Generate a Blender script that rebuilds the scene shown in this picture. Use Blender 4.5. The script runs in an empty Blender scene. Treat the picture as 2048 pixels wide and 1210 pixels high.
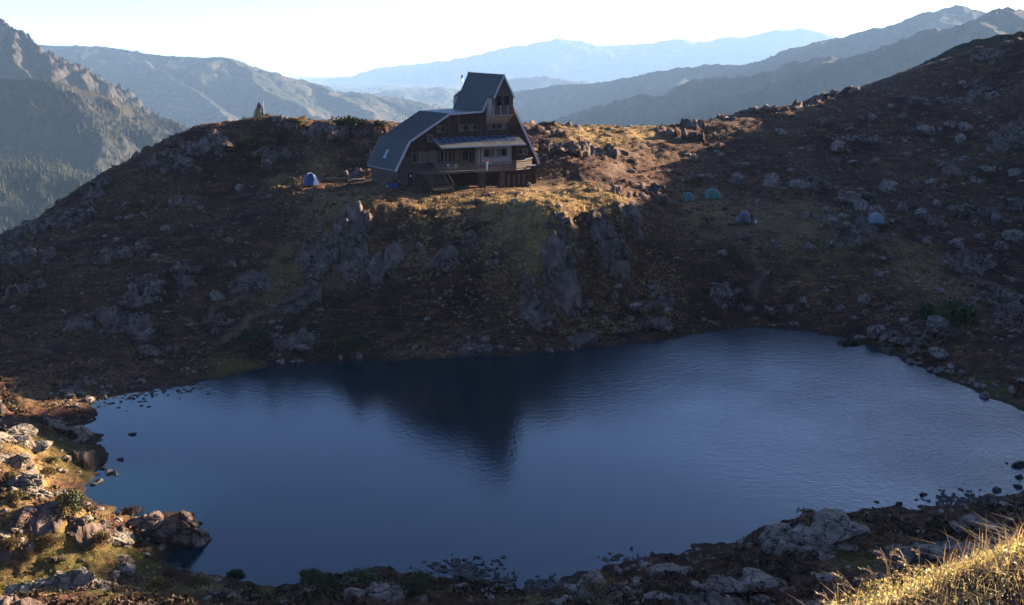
import bpy, math, random
import numpy as np
from mathutils import Vector, Matrix

# ------------------------------------------------------------------ camera, sky, sun, exposure
scene = bpy.context.scene
rad = math.radians
CAM_H, FPX, HORIZON = 34.5, 2200.0, 120.0          # eye height above the lake, focal length for a 2048 px wide frame
PITCH = math.atan((605.0 - HORIZON) / FPX)
cam_data = bpy.data.cameras.new('camera')
cam = bpy.data.objects.new('camera', cam_data)
scene.collection.objects.link(cam)
cam.location = (0, 0, CAM_H)
cam.rotation_euler = (math.pi / 2 - PITCH, 0, 0)
cam_data.sensor_width = 36.0
cam_data.lens = 36.0 * FPX / 2048.0
cam_data.clip_start = 0.2
cam_data.clip_end = 90000.0
scene.camera = cam

SUN_AZ, SUN_EL = 54.0, 12.2                        # degrees clockwise from the view direction, degrees above the horizon
world = bpy.data.worlds.new('World')
scene.world = world
world.use_nodes = True
wn = world.node_tree
for n in list(wn.nodes):
    wn.nodes.remove(n)
sky = wn.nodes.new('ShaderNodeTexSky')
sky.sky_type = 'NISHITA'
sky.sun_disc = False
sky.sun_elevation = rad(SUN_EL)
sky.sun_rotation = rad(SUN_AZ)
sky.altitude = 2300
sky.air_density = 0.55
sky.dust_density = 4.5
sky.ozone_density = 3.5
bg = wn.nodes.new('ShaderNodeBackground')
bg.inputs['Strength'].default_value = 0.056
wout = wn.nodes.new('ShaderNodeOutputWorld')
wn.links.new(sky.outputs[0], bg.inputs[0])
wn.links.new(bg.outputs[0], wout.inputs[0])

sun_data = bpy.data.lights.new('sun', 'SUN')
sun_data.energy = 5.0
sun_data.angle = rad(0.5)
sun_data.color = (1.0, 0.80, 0.57)
sun = bpy.data.objects.new('sun', sun_data)
scene.collection.objects.link(sun)
SUN_DIR = Vector((math.cos(rad(SUN_EL)) * math.sin(rad(SUN_AZ)), math.cos(rad(SUN_EL)) * math.cos(rad(SUN_AZ)), math.sin(rad(SUN_EL))))
sun.rotation_euler = SUN_DIR.to_track_quat('Z', 'Y').to_euler()
sun.location = (200, 120, 150)

scene.view_settings.view_transform = 'Standard'
scene.view_settings.look = 'None'
scene.view_settings.exposure = 2.9
scene.view_settings.gamma = 1.0
scene.cycles.use_denoising = True
scene.cycles.max_bounces = 6
scene.cycles.diffuse_bounces = 2
scene.cycles.glossy_bounces = 3
scene.cycles.volume_bounces = 0

rng = np.random.default_rng(11)
random.seed(5)

# ------------------------------------------------------------------ small maths helpers
_F = np.array([0, math.cos(PITCH), -math.sin(PITCH)])
_U = np.array([0, math.sin(PITCH), math.cos(PITCH)])
_C = np.array([0, 0, CAM_H])


def ray(px, py):
    return _F + np.array([1.0, 0, 0]) * (px - 1024.0) / FPX + _U * (605.0 - py) / FPX


def at_depth(px, py, depth):
    v = ray(px, py)
    return _C + v * (depth / v[1])


def at_height(px, py, z):
    v = ray(px, py)
    return _C + v * ((z - CAM_H) / v[2])


_perm = np.random.default_rng(3).permutation(512).astype(np.int64)
_perm = np.concatenate([_perm, _perm])
_ang = np.random.default_rng(4).random(512) * 2 * np.pi
_gx, _gy = np.cos(_ang), np.sin(_ang)


def perlin(x, y, seed=0):
    x = np.asarray(x, float) + seed * 37.13
    y = np.asarray(y, float) - seed * 19.71
    xi = np.floor(x).astype(np.int64)
    yi = np.floor(y).astype(np.int64)
    xf, yf = x - xi, y - yi
    u = xf * xf * xf * (xf * (xf * 6 - 15) + 10)
    v = yf * yf * yf * (yf * (yf * 6 - 15) + 10)

    def g(ix, iy, fx, fy):
        h = _perm[(_perm[ix & 511] + iy) & 511]
        return _gx[h] * fx + _gy[h] * fy
    a = g(xi, yi, xf, yf)
    b = g(xi + 1, yi, xf - 1, yf)
    c = g(xi, yi + 1, xf, yf - 1)
    d = g(xi + 1, yi + 1, xf - 1, yf - 1)
    return (a + (b - a) * u + ((c + (d - c) * u) - (a + (b - a) * u)) * v) * 1.5


def fbm(x, y, octaves=4, seed=0, gain=0.5):
    s, amp, f = 0, 1.0, 1.0
    for o in range(octaves):
        s = s + amp * perlin(x * f, y * f, seed + o)
        amp *= gain
        f *= 2.03
    return s


def ridged(x, y, octaves=4, seed=0, gain=0.5):
    s, amp, f = 0, 1.0, 1.0
    for o in range(octaves):
        s = s + amp * (1.0 - 2.0 * np.abs(perlin(x * f, y * f, seed + o)))
        amp *= gain
        f *= 2.07
    return s


def cells(x, y, seed=0):
    """Worley noise: tilted plane inside the nearest cell, difference of the two nearest distances, random value of the cell."""
    x = np.asarray(x, float)
    y = np.asarray(y, float)
    xi = np.floor(x).astype(np.int64)
    yi = np.floor(y).astype(np.int64)
    d1 = np.full(x.shape, 9.0)
    d2 = np.full(x.shape, 9.0)
    val = np.zeros(x.shape)
    ox = np.zeros(x.shape)
    for dx in (-1, 0, 1):
        for dy in (-1, 0, 1):
            h = _perm[(_perm[(xi + dx + seed * 17) & 511] + yi + dy) & 511]
            qx = xi + dx + _ang[h] / 6.2832
            qy = yi + dy + _ang[(h * 7 + 3) & 511] / 6.2832
            dd = np.hypot(x - qx, y - qy)
            near = dd < d1
            d2 = np.where(near, d1, np.minimum(d2, dd))
            val = np.where(near, (h % 97) / 97.0, val)
            ox = np.where(near, (x - qx) * _gx[h] + (y - qy) * _gy[h], ox)
            d1 = np.where(near, dd, d1)
    return ox, d2 - d1, val


def smooth(a, b, x):
    t = np.clip((x - a) / (b - a), 0, 1)
    return t * t * (3 - 2 * t)


# ------------------------------------------------------------------ object helpers
COL = scene.collection


def mesh_np(name, verts, faces, smooth_shade=False):
    """faces: (n, 3) or (n, 4) integer array"""
    me = bpy.data.meshes.new(name)
    verts = np.ascontiguousarray(verts, dtype=np.float32)
    faces = np.ascontiguousarray(faces, dtype=np.int32)
    k = faces.shape[1]
    me.vertices.add(len(verts))
    me.vertices.foreach_set('co', verts.ravel())
    me.loops.add(faces.size)
    me.loops.foreach_set('vertex_index', faces.ravel())
    me.polygons.add(len(faces))
    me.polygons.foreach_set('loop_start', np.arange(0, faces.size, k, dtype=np.int32))
    me.polygons.foreach_set('loop_total', np.full(len(faces), k, dtype=np.int32))
    me.polygons.foreach_set('use_smooth', np.full(len(faces), smooth_shade, dtype=bool))
    me.update(calc_edges=True)
    return me


def add_attr(me, name, values):
    a = me.attributes.new(name, 'FLOAT', 'POINT')
    a.data.foreach_set('value', np.ascontiguousarray(values, dtype=np.float32).ravel())


def link(name, me, mat=None, parent=None, loc=None, rot=None, scale=None):
    o = bpy.data.objects.new(name, me)
    COL.objects.link(o)
    if mat is not None and me is not None and not me.materials:
        me.materials.append(mat)
    if parent is not None:
        o.parent = parent
    if loc is not None:
        o.location = loc
    if rot is not None:
        o.rotation_euler = rot
    if scale is not None:
        o.scale = scale if hasattr(scale, '__len__') else (scale,) * 3
    return o


def tag(o, label=None, cat=None, group=None, kind=None):
    if label:
        o['label'] = label
    if cat:
        o['category'] = cat
    if group:
        o['group'] = group
    if kind:
        o['kind'] = kind
    return o


def empty(name, loc=(0, 0, 0), rz=0.0):
    o = bpy.data.objects.new(name, None)
    o.empty_display_size = 0.5
    COL.objects.link(o)
    o.location = loc
    o.rotation_euler = (0, 0, rz)
    return o


class MB:
    """collects boxes, beams, tubes and polygons into one mesh"""

    def __init__(self):
        self.v, self.f = [], []

    def poly(self, pts):
        i = len(self.v)
        self.v += [tuple(p) for p in pts]
        self.f.append(tuple(range(i, i + len(pts))))
        return self

    def hexa(self, p):
        """p: 8 corners, bottom ring of four then top ring of four"""
        i = len(self.v)
        self.v += [tuple(q) for q in p]
        for q in ((3, 2, 1, 0), (4, 5, 6, 7), (0, 1, 5, 4), (1, 2, 6, 5), (2, 3, 7, 6), (3, 0, 4, 7)):
            self.f.append(tuple(i + k for k in q))
        return self

    def box(self, x0, x1, y0, y1, z0, z1):
        return self.hexa([(x0, y0, z0), (x1, y0, z0), (x1, y1, z0), (x0, y1, z0), (x0, y0, z1), (x1, y0, z1), (x1, y1, z1), (x0, y1, z1)])

    def beam(self, a, b, w, h, up=(0, 0, 1)):
        a, b, up = Vector(a), Vector(b), Vector(up)
        d = (b - a).normalized()
        s = d.cross(up).normalized() * (w / 2)
        u = s.cross(d).normalized() * (h / 2)
        return self.hexa([a - s - u, a + s - u, b + s - u, b - s - u, a - s + u, a + s + u, b + s + u, b - s + u])

    def tube(self, a, b, r0, r1=None, n=8):
        r1 = r0 if r1 is None else r1
        a, b = Vector(a), Vector(b)
        d = (b - a).normalized()
        s = d.orthogonal().normalized()
        t = d.cross(s)
        i = len(self.v)
        for c, r in ((a, r0), (b, r1)):
            for k in range(n):
                w = 2 * math.pi * k / n
                self.v.append(tuple(c + s * math.cos(w) * r + t * math.sin(w) * r))
        for k in range(n):
            self.f.append((i + k, i + (k + 1) % n, i + n + (k + 1) % n, i + n + k))
        self.f.append(tuple(i + k for k in range(n))[::-1])
        self.f.append(tuple(i + n + k for k in range(n)))
        return self

    def prism(self, pts, y0, y1):
        """closed outline in the x-z plane pushed from y0 to y1"""
        i, n = len(self.v), len(pts)
        self.v += [(p[0], y0, p[1]) for p in pts] + [(p[0], y1, p[1]) for p in pts]
        self.f.append(tuple(range(i, i + n)))
        self.f.append(tuple(range(i + n, i + 2 * n))[::-1])
        for k in range(n):
            k2 = (k + 1) % n
            self.f.append((i + k2, i + k, i + n + k, i + n + k2))
        return self

    def build(self, name, mat, parent=None, **kw):
        me = bpy.data.meshes.new(name)
        me.from_pydata(self.v, [], self.f)
        import bmesh
        bm = bmesh.new()
        bm.from_mesh(me)
        bmesh.ops.recalc_face_normals(bm, faces=bm.faces)
        bm.to_mesh(me)
        bm.free()
        return link(name, me, mat, parent, **kw)


# ------------------------------------------------------------------ materials
def new_mat(name):
    m = bpy.data.materials.new(name)
    m.use_nodes = True
    nt = m.node_tree
    b = nt.nodes['Principled BSDF']
    return m, nt, b


class NT:
    def __init__(self, nt):
        self.nt = nt

    def n(self, kind, **kw):
        nd = self.nt.nodes.new(kind)
        for k, v in kw.items():
            if k.startswith('i_'):
                nd.inputs[k[2:].replace('_', ' ')].default_value = v
            else:
                setattr(nd, k, v)
        return nd

    def l(self, a, b):
        self.nt.links.new(a, b)
        return b

    def noise(self, vec, scale, detail=6, rough=0.6, dist=0.0):
        nd = self.n('ShaderNodeTexNoise')
        nd.inputs['Scale'].default_value = scale
        nd.inputs['Detail'].default_value = detail
        nd.inputs['Roughness'].default_value = rough
        nd.inputs['Distortion'].default_value = dist
        self.l(vec, nd.inputs['Vector'])
        return nd.outputs['Fac']

    def ramp(self, fac, stops):
        nd = self.n('ShaderNodeValToRGB')
        cr = nd.color_ramp
        while len(cr.elements) < len(stops):
            cr.elements.new(0.5)
        for e, (pos, col) in zip(cr.elements, stops):
            e.position = pos
            e.color = (*col, 1) if len(col) == 3 else col
        self.l(fac, nd.inputs['Fac'])
        return nd.outputs['Color']

    def mix(self, fac, a, b):
        nd = self.n('ShaderNodeMix', data_type='RGBA')
        for s, x in ((nd.inputs[0], fac), (nd.inputs[6], a), (nd.inputs[7], b)):
            if hasattr(x, 'is_linked'):
                self.l(x, s)
            elif isinstance(x, (int, float)):
                s.default_value = x
            else:
                s.default_value = (*x, 1)
        return nd.outputs[2]

    def math(self, op, a, b=None, clamp=False):
        nd = self.n('ShaderNodeMath', operation=op, use_clamp=clamp)
        for s, x in ((nd.inputs[0], a), (nd.inputs[1], b)):
            if x is None:
                continue
            if hasattr(x, 'is_linked'):
                self.l(x, s)
            else:
                s.default_value = x
        return nd.outputs[0]

    def remap(self, v, a, b, c=0.0, d=1.0):
        nd = self.n('ShaderNodeMapRange')
        nd.inputs[1].default_value = a
        nd.inputs[2].default_value = b
        nd.inputs[3].default_value = c
        nd.inputs[4].default_value = d
        self.l(v, nd.inputs[0])
        return nd.outputs[0]

    def bump(self, height, strength, distance, normal=None):
        nd = self.n('ShaderNodeBump')
        nd.inputs['Strength'].default_value = strength
        nd.inputs['Distance'].default_value = distance
        self.l(height, nd.inputs['Height'])
        if normal is not None:
            self.l(normal, nd.inputs['Normal'])
        return nd.outputs['Normal']

    def pos(self):
        return self.n('ShaderNodeNewGeometry').outputs['Position']

    def objc(self):
        return self.n('ShaderNodeTexCoord').outputs['Object']

    def scaled(self, vec, s):
        nd = self.n('ShaderNodeMapping')
        nd.inputs['Scale'].default_value = s
        self.l(vec, nd.inputs['Vector'])
        return nd.outputs[0]

    def attr(self, name):
        return self.n('ShaderNodeAttribute', attribute_name=name).outputs['Fac']


def plain(name, col, rough=0.7, var=0.25, scale=3.0, metal=0.0, grain=None, bump=0.0, spec=0.3):
    """one colour with worn, slightly uneven tone; grain stretches the pattern along an axis"""
    m, nt, b = new_mat(name)
    t = NT(nt)
    vec = t.objc()
    if grain:
        vec = t.scaled(vec, grain)
    f = t.noise(vec, scale, 5, 0.65)
    lo = tuple(c * (1 - var) for c in col)
    hi = tuple(min(1, c * (1 + var)) for c in col)
    t.l(t.ramp(f, [(0.3, lo), (0.7, hi)]), b.inputs['Base Color'])
    b.inputs['Roughness'].default_value = rough
    b.inputs['Metallic'].default_value = metal
    b.inputs['Specular IOR Level'].default_value = spec
    if bump:
        t.l(t.bump(f, bump, 0.05), b.inputs['Normal'])
    return m


def rock_material(name, base, lichen, dark, scale=1.0, use_obj=True):
    m, nt, b = new_mat(name)
    t = NT(nt)
    p = t.pos()
    n1 = t.noise(p, 0.9 * scale, 7, 0.62)
    n2 = t.noise(p, 5.0 * scale, 6, 0.7)
    n3 = t.noise(t.scaled(p, (1.0, 1.0, 3.2)), 1.7 * scale, 6, 0.7, 0.8)
    col = t.ramp(n1, [(0.32, dark), (0.52, base), (0.72, lichen)])
    col = t.mix(t.remap(n2, 0.35, 0.7), t.mix(0.55, col, dark), col)
    vor = t.n('ShaderNodeTexVoronoi', feature='DISTANCE_TO_EDGE')
    vor.inputs['Scale'].default_value = 0.75 * scale
    dis = t.n('ShaderNodeVectorMath', operation='ADD')
    t.l(p, dis.inputs[0])
    nn = t.n('ShaderNodeTexNoise')
    nn.inputs['Scale'].default_value = 1.3 * scale
    nn.inputs['Detail'].default_value = 4
    t.l(p, nn.inputs['Vector'])
    sc = t.n('ShaderNodeVectorMath', operation='SCALE')
    sc.inputs['Scale'].default_value = 1.2
    t.l(nn.outputs['Color'], sc.inputs[0])
    t.l(sc.outputs[0], dis.inputs[1])
    t.l(t.scaled(dis.outputs[0], (1.0, 0.8, 0.45)), vor.inputs['Vector'])
    crack = t.remap(vor.outputs['Distance'], 0.0, 0.07)
    col = t.mix(crack, (0.022, 0.019, 0.017), col)
    t.l(col, b.inputs['Base Color'])
    b.inputs['Roughness'].default_value = 0.9
    b.inputs['Specular IOR Level'].default_value = 0.15
    hgt = t.math('ADD', t.math('MULTIPLY', n3, 1.0), t.math('MULTIPLY', n2, 0.45))
    hgt = t.math('ADD', hgt, t.math('MULTIPLY', crack, 0.25))
    t.l(t.bump(hgt, 0.9, 0.35 / scale), b.inputs['Normal'])
    return m


M = {}
M['rock'] = rock_material('granite', (0.215, 0.148, 0.120), (0.34, 0.265, 0.205), (0.064, 0.042, 0.034))
M['boulder'] = rock_material('pale_granite', (0.29, 0.225, 0.19), (0.41, 0.345, 0.285), (0.12, 0.09, 0.078), 1.3)
M['rock_sunlit'] = rock_material('sunlit_granite', (0.30, 0.25, 0.19), (0.40, 0.36, 0.27), (0.15, 0.12, 0.09), 1.4)  # paler, warmer granite copy: sunlight put into the colour of near sunlit outcrops
M['stone_wet'] = rock_material('wet_stone', (0.10, 0.09, 0.085), (0.16, 0.15, 0.13), (0.045, 0.04, 0.04), 2.0)


def terrain_material():
    m, nt, b = new_mat('alpine_ground')
    t = NT(nt)
    p = t.pos()
    big = t.noise(p, 0.055, 5, 0.6, 0.3)
    streak = t.noise(t.scaled(p, (0.22, 0.75, 1.5)), 1.0, 7, 0.72, 0.6)
    mid = t.noise(p, 0.35, 7, 0.7, 0.4)
    fine = t.noise(t.scaled(p, (1.0, 1.0, 1.7)), 2.0, 7, 0.78)
    vfine = t.noise(t.scaled(p, (1, 1, 1.6)), 9.0, 3, 0.7)
    heath = t.ramp(mid, [(0.34, (0.013, 0.008, 0.008)), (0.46, (0.046, 0.018, 0.016)), (0.57, (0.092, 0.042, 0.026)), (0.70, (0.19, 0.100, 0.050))])
    dry = t.ramp(fine, [(0.34, (0.025, 0.014, 0.010)), (0.52, (0.105, 0.054, 0.031)), (0.70, (0.215, 0.127, 0.068))])
    straw = t.ramp(fine, [(0.30, (0.10, 0.066, 0.026)), (0.52, (0.26, 0.19, 0.076)), (0.72, (0.40, 0.315, 0.140))])
    col = t.mix(t.remap(big, 0.44, 0.60), heath, dry)
    col = t.mix(t.math('MULTIPLY', t.remap(streak, 0.53, 0.64), 0.85), col, t.ramp(fine, [(0.34, (0.085, 0.043, 0.026)), (0.60, (0.26, 0.155, 0.083))]))
    col = t.mix(t.math('MULTIPLY', t.remap(streak, 0.46, 0.36), 0.8), col, (0.013, 0.010, 0.008))
    col = t.mix(t.math('MULTIPLY', t.remap(fine, 0.56, 0.40), 0.8), col, (0.014, 0.011, 0.009))
    straw_at = t.attr('straw')
    col = t.mix(t.math('MULTIPLY', straw_at, t.remap(mid, 0.35, 0.58, 0.25, 1.0)), col, straw)
    green = t.ramp(fine, [(0.32, (0.030, 0.030, 0.010)), (0.55, (0.090, 0.084, 0.024)), (0.75, (0.18, 0.145, 0.045))])
    col = t.mix(t.math('MULTIPLY', t.attr('green'), t.remap(mid, 0.36, 0.56, 0.15, 0.95)), col, green)
    path = t.ramp(fine, [(0.3, (0.07, 0.048, 0.033)), (0.7, (0.19, 0.14, 0.095))])
    col = t.mix(t.math('MULTIPLY', t.attr('path'), t.remap(fine, 0.34, 0.56, 0.25, 0.95)), col, path)
    # bedrock
    rn = t.noise(p, 0.8, 7, 0.65)
    rock = t.ramp(rn, [(0.34, (0.054, 0.038, 0.033)), (0.50, (0.145, 0.110, 0.095)), (0.68, (0.27, 0.22, 0.18))])
    rock = t.mix(t.remap(vfine, 0.35, 0.65), t.mix(0.5, rock, (0.08, 0.07, 0.06)), rock)
    rk = t.math('ADD', t.attr('rock'), t.math('MULTIPLY', t.math('SUBTRACT', fine, 0.5), 1.3))
    rk = t.math('ADD', rk, t.math('MULTIPLY', t.math('SUBTRACT', mid, 0.5), 1.6))
    rk = t.remap(rk, 0.60, 0.72)
    col = t.mix(rk, col, rock)
    # the strip the lake wets
    wet = t.attr('wet')
    col = t.mix(t.math('MULTIPLY', wet, 0.75), col, (0.022, 0.018, 0.016))
    tint = t.n('ShaderNodeMix', data_type='RGBA', blend_type='MULTIPLY')
    tint.inputs[0].default_value = 1.0
    t.l(col, tint.inputs[6])
    tint.inputs[7].default_value = (1.04, 0.95, 0.93, 1)
    t.l(tint.outputs[2], b.inputs['Base Color'])
    b.inputs['Roughness'].default_value = 0.95
    b.inputs['Specular IOR Level'].default_value = 0.08
    h = t.math('ADD', t.math('MULTIPLY', fine, 1.0), t.math('MULTIPLY', vfine, 0.35))
    t.l(t.bump(h, 0.85, 0.30), b.inputs['Normal'])
    return m


M['ground'] = terrain_material()

# ------------------------------------------------------------------ the near land: lake shore, hut knoll, right slope, camera slope
SHORE_PX = [(168, 985), (196, 940), (212, 905), (202, 880), (165, 850), (203, 825), (190, 808), (262, 783), (330, 776), (385, 768), (440, 757),
            (500, 744), (560, 729), (700, 723), (850, 719), (1000, 712), (1150, 703), (1250, 690), (1340, 678), (1400, 667), (1500, 656),
            (1560, 657), (1640, 668), (1720, 686), (1800, 716), (1870, 747), (1940, 778), (2048, 822), (2170, 870), (2240, 910), (2200, 950),
            (2048, 985), (1990, 1000), (1930, 1006), (1840, 1018), (1760, 1012), (1680, 1025), (1600, 1040), (1500, 1062), (1462, 1078), (1400, 1092),
            (1330, 1112), (1270, 1120), (1200, 1138), (1110, 1168), (1050, 1182), (1000, 1174), (930, 1156), (850, 1150), (790, 1142), (700, 1145),
            (620, 1155), (560, 1178), (500, 1168), (440, 1155), (370, 1150), (345, 1124), (334, 1106), (386, 1082), (408, 1062), (400, 1040),
            (350, 1030), (250, 1028), (215, 1014)]
SHORE = np.array([at_height(x, y, 0.0)[:2] for x, y in SHORE_PX])


def catmull(pts, n=6):
    out = []
    k = len(pts)
    for i in range(k):
        p0, p1, p2, p3 = pts[i - 1], pts[i], pts[(i + 1) % k], pts[(i + 2) % k]
        for s in range(n):
            u = s / n
            out.append(0.5 * (2 * p1 + (p2 - p0) * u + (2 * p0 - 5 * p1 + 4 * p2 - p3) * u * u + (3 * p1 - p0 - 3 * p2 + p3) * u ** 3))
    return np.array(out)


SHORE_S = catmull(SHORE, 3)


def lake_sdf(x, y):
    """distance to the shoreline, negative on the lake"""
    best = np.full(x.shape, 1e9)
    inside = np.zeros(x.shape, bool)
    n = len(SHORE_S)
    for i in range(n):
        ax, ay = SHORE_S[i]
        bx, by = SHORE_S[(i + 1) % n]
        ex, ey = bx - ax, by - ay
        t = np.clip(((x - ax) * ex + (y - ay) * ey) / (ex * ex + ey * ey + 1e-9), 0, 1)
        best = np.minimum(best, (x - ax - t * ex) ** 2 + (y - ay - t * ey) ** 2)
        c = (ay > y) != (by > y)
        inside ^= c & (x < ex * (y - ay) / (ey + 1e-12) + ax)
    d = np.sqrt(best)
    return np.where(inside, -d, d)


CTRL = []
for px, py, dep in [
    # skyline of the left hill and the ground behind the hut
    (-140, 560, 150), (-60, 520, 160), (0, 487, 166), (40, 470, 169), (100, 430, 174), (150, 405, 177), (165, 378, 179), (210, 345, 182), (270, 325, 184), (310, 300, 186),
    (350, 275, 188), (400, 253, 189), (450, 249, 189), (518, 250, 189), (560, 247, 190), (620, 248, 191), (700, 247, 192), (760, 250, 193),
    (850, 254, 197), (950, 257, 201), (1050, 259, 202),
    (450, 258, 199), (518, 259, 200), (560, 257, 201), (620, 256, 201), (700, 255, 202), (760, 256, 203), (450, 275, 212), (560, 268, 213), (660, 268, 213), (760, 272, 214), (860, 262, 212),
    # the pass and the skyline of the right slope
    (1085, 260, 203), (1150, 256, 210), (1250, 255, 217), (1340, 252, 223), (1400, 244, 229), (1500, 227, 237), (1600, 206, 244), (1700, 182, 251),
    (1800, 153, 257), (1850, 137, 259), (1900, 121, 261), (1950, 102, 262), (1990, 84, 263), (2048, 80, 263),
    # hut platform and the slope under it
    (790, 369, 164), (880, 373, 167), (1000, 374, 170), (1070, 368, 175), (1150, 370, 174), (1230, 378, 175), (700, 374, 167), (620, 368, 172), (555, 372, 172),
    (900, 375, 164), (960, 375, 165.5), (1000, 377, 166), (1045, 375, 168.5), (1000, 402, 158), (900, 412, 156.5), (1120, 402, 160),
    (870, 345, 176), (960, 345, 180), (760, 320, 184), (690, 300, 186), (1050, 330, 184), (1130, 332, 184), (1200, 330, 186),
    (1000, 440, 149), (1130, 440, 147.5), (1250, 418, 158), (900, 470, 147), (700, 450, 150), (540, 430, 158), (500, 400, 170), (400, 380, 174), (300, 420, 167), (200, 470, 161),
    (550, 300, 186), (420, 310, 182), (620, 440, 155),
    # rock step under the knoll
    (1100, 485, 144.5), (1040, 530, 141), (1270, 455, 157), (1210, 540, 148), (1090, 625, 138), (1180, 630, 143),
    (700, 560, 146), (850, 600, 139), (960, 590, 139.5), (600, 650, 136), (800, 680, 131), (1000, 690, 130), (500, 520, 150), (350, 560, 145), (200, 580, 143),
    (100, 560, 147), (0, 600, 144), (0, 700, 126), (200, 690, 130), (350, 700, 127), (500, 700, 126),
    # camp terrace and right slope
    (1380, 403, 178), (1425, 396, 181), (1490, 446, 164), (1752, 453, 165), (1600, 440, 168), (1650, 475, 160), (1400, 450, 164), (1330, 400, 178),
    (1500, 550, 152), (1700, 560, 149), (1400, 580, 149), (1850, 600, 140), (1320, 560, 152), (1300, 640, 142), (1950, 700, 125), (2048, 700, 123), (2000, 760, 114),
    (1500, 330, 200), (1600, 330, 201), (1700, 300, 212), (1800, 250, 225), (1900, 200, 238), (2000, 150, 248), (2000, 300, 213), (1900, 350, 200), (2048, 400, 189),
    (2000, 500, 166), (1850, 450, 171), (1950, 600, 144), (1350, 330, 198), (1420, 285, 213), (1300, 300, 205), (1260, 340, 190),
]:
    CTRL.append(at_depth(px, py, dep))
for px, py, z in [
    # near shores, left bank, promontory
    (1580, 1000, 2.7), (1650, 1075, 2.3), (1800, 1065, 1.3), (1950, 1045, 1.2), (2048, 1080, 2.2), (1900, 1150, 3.4), (1700, 1150, 2.8), (1500, 1150, 2.2),
    (1300, 1170, 1.8), (1180, 1195, 2.8), (1000, 1205, 1.7), (800, 1195, 1.9), (700, 1168, 1.3), (600, 1190, 1.4), (460, 1180, 2.2), (300, 1190, 2.7),
    (100, 1190, 3.3), (0, 1200, 3.2), (150, 1135, 1.7), (250, 1130, 0.9), (0, 1140, 2.2), (50, 1080, 3.3), (0, 1020, 4.6), (130, 1000, 3.6), (220, 1045, 1.9),
    (0, 920, 3.6), (100, 920, 2.2), (172, 920, 0.8), (0, 848, 3.0), (80, 848, 2.5), (150, 858, 1.3), (0, 810, 0.6), (130, 812, 0.4), (300, 1062, 1.8), (365, 1056, 1.9),
]:
    CTRL.append(at_height(px, py, z))
CTRL += [np.array(q, float) for q in [
    # out of frame: an unseen right hill crest shaped to throw shade and leave sunlit pools, the far sides of the ridges
    (128, 246, 42.5), (134, 236, 47.0), (139, 228, 54.5), (146, 216, 45.6), (157, 197, 51.4), (172, 176, 50.5), (202, 126, 51), (215, 90, 48), (190, 230, 30), (215, 180, 36), (235, 120, 36), (120, 172, 24), (108, 132, 13), (128, 122, 20), (152, 112, 30),
    (68, 100, 1.0), (82, 97, 6), (84, 76, 8), (62, 68, 4.5), (110, 70, 18), (150, 60, 30), (60, 40, 14), (110, 30, 30), (60, 10, 33), (120, 0, 42),
    (-62, 78, 6), (-72, 92, 5), (-75, 108, 4), (-95, 120, -8), (-78, 60, 10), (-60, 40, 15), (-90, 30, 24), (-40, 20, 20), (-60, 0, 31), (-110, 90, -4), (-125, 140, -30),
    (-110, 180, -22), (-90, 212, -18), (-60, 225, 2), (-20, 240, 12), (20, 245, 12), (60, 275, 14), (110, 290, 24), (150, 280, 20), (-120, 260, -45), (-60, 285, -30), (0, 290, -18), (225, 280, 0), (-128, 20, 20), (225, 20, 44),
    # the slope the photographer stands on
    (0, 0, 32.9), (-20, 0, 32), (25, 0, 36), (0, -20, 38), (-60, -20, 38), (60, -20, 44), (130, -20, 50), (-120, -20, 36),
    (0, 10, 27.0), (0, 20, 20.5), (0, 30, 14.5), (0, 40, 9.3), (0, 50, 5.4), (-15, 10, 26), (-18, 20, 19.5), (-20, 30, 13.5), (-22, 40, 8.8), (-24, 50, 5.0),
    (14, 20, 21.5), (18, 30, 15), (20, 40, 9.6), (24, 50, 5.6), (40, 55, 6.5), (40, 25, 20),
]]
for px, py, dep in [(1560, 1275, 6.2), (1640, 1252, 6.6), (1800, 1228, 7.4), (1950, 1206, 8.0), (2048, 1222, 8.4), (2180, 1214, 9.0)]:
    CTRL.append(at_depth(px, py, dep))
CTRL += [np.array(q, float) for q in [(0.6, 5.5, 30.1), (1.6, 9.5, 27.3), (3.6, 12, 26.0), (6, 13.5, 26.0), (3.5, 4.5, 32.6), (7, 4, 33.6), (10, 12, 29)]]
for q in SHORE[::2]:
    CTRL.append(np.array([q[0], q[1], 0.15]))
cx, cy = SHORE[:, 0].mean(), SHORE[:, 1].mean()
for fx, fy in [(0, 0), (-18, 4), (18, 6), (34, 6), (6, -10), (-20, -8), (38, 14)]:
    CTRL.append(np.array([cx + fx, cy + fy, -2.0]))
CTRL = np.array(CTRL)


def tps_fit(pts, lam):
    n = len(pts)
    r2 = (pts[:, None, 0] - pts[None, :, 0]) ** 2 + (pts[:, None, 1] - pts[None, :, 1]) ** 2
    K = 0.5 * r2 * np.log(r2 + 1e-9) + np.eye(n) * lam
    Pm = np.c_[np.ones(n), pts[:, :2]]
    A = np.zeros((n + 3, n + 3))
    A[:n, :n], A[:n, n:], A[n:, :n] = K, Pm, Pm.T
    return np.linalg.solve(A, np.r_[pts[:, 2], np.zeros(3)])


def tps_eval(pts, w, x, y):
    out = np.empty(x.size)
    xf, yf = x.ravel(), y.ravel()
    n = len(pts)
    for s in range(0, x.size, 20000):
        a, b = xf[s:s + 20000, None], yf[s:s + 20000, None]
        r2 = (a - pts[:, 0]) ** 2 + (b - pts[:, 1]) ** 2
        out[s:s + 20000] = (0.5 * r2 * np.log(r2 + 1e-9)) @ w[:n] + w[n] + w[n + 1] * a[:, 0] + w[n + 2] * b[:, 0]
    return out.reshape(x.shape)


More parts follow.
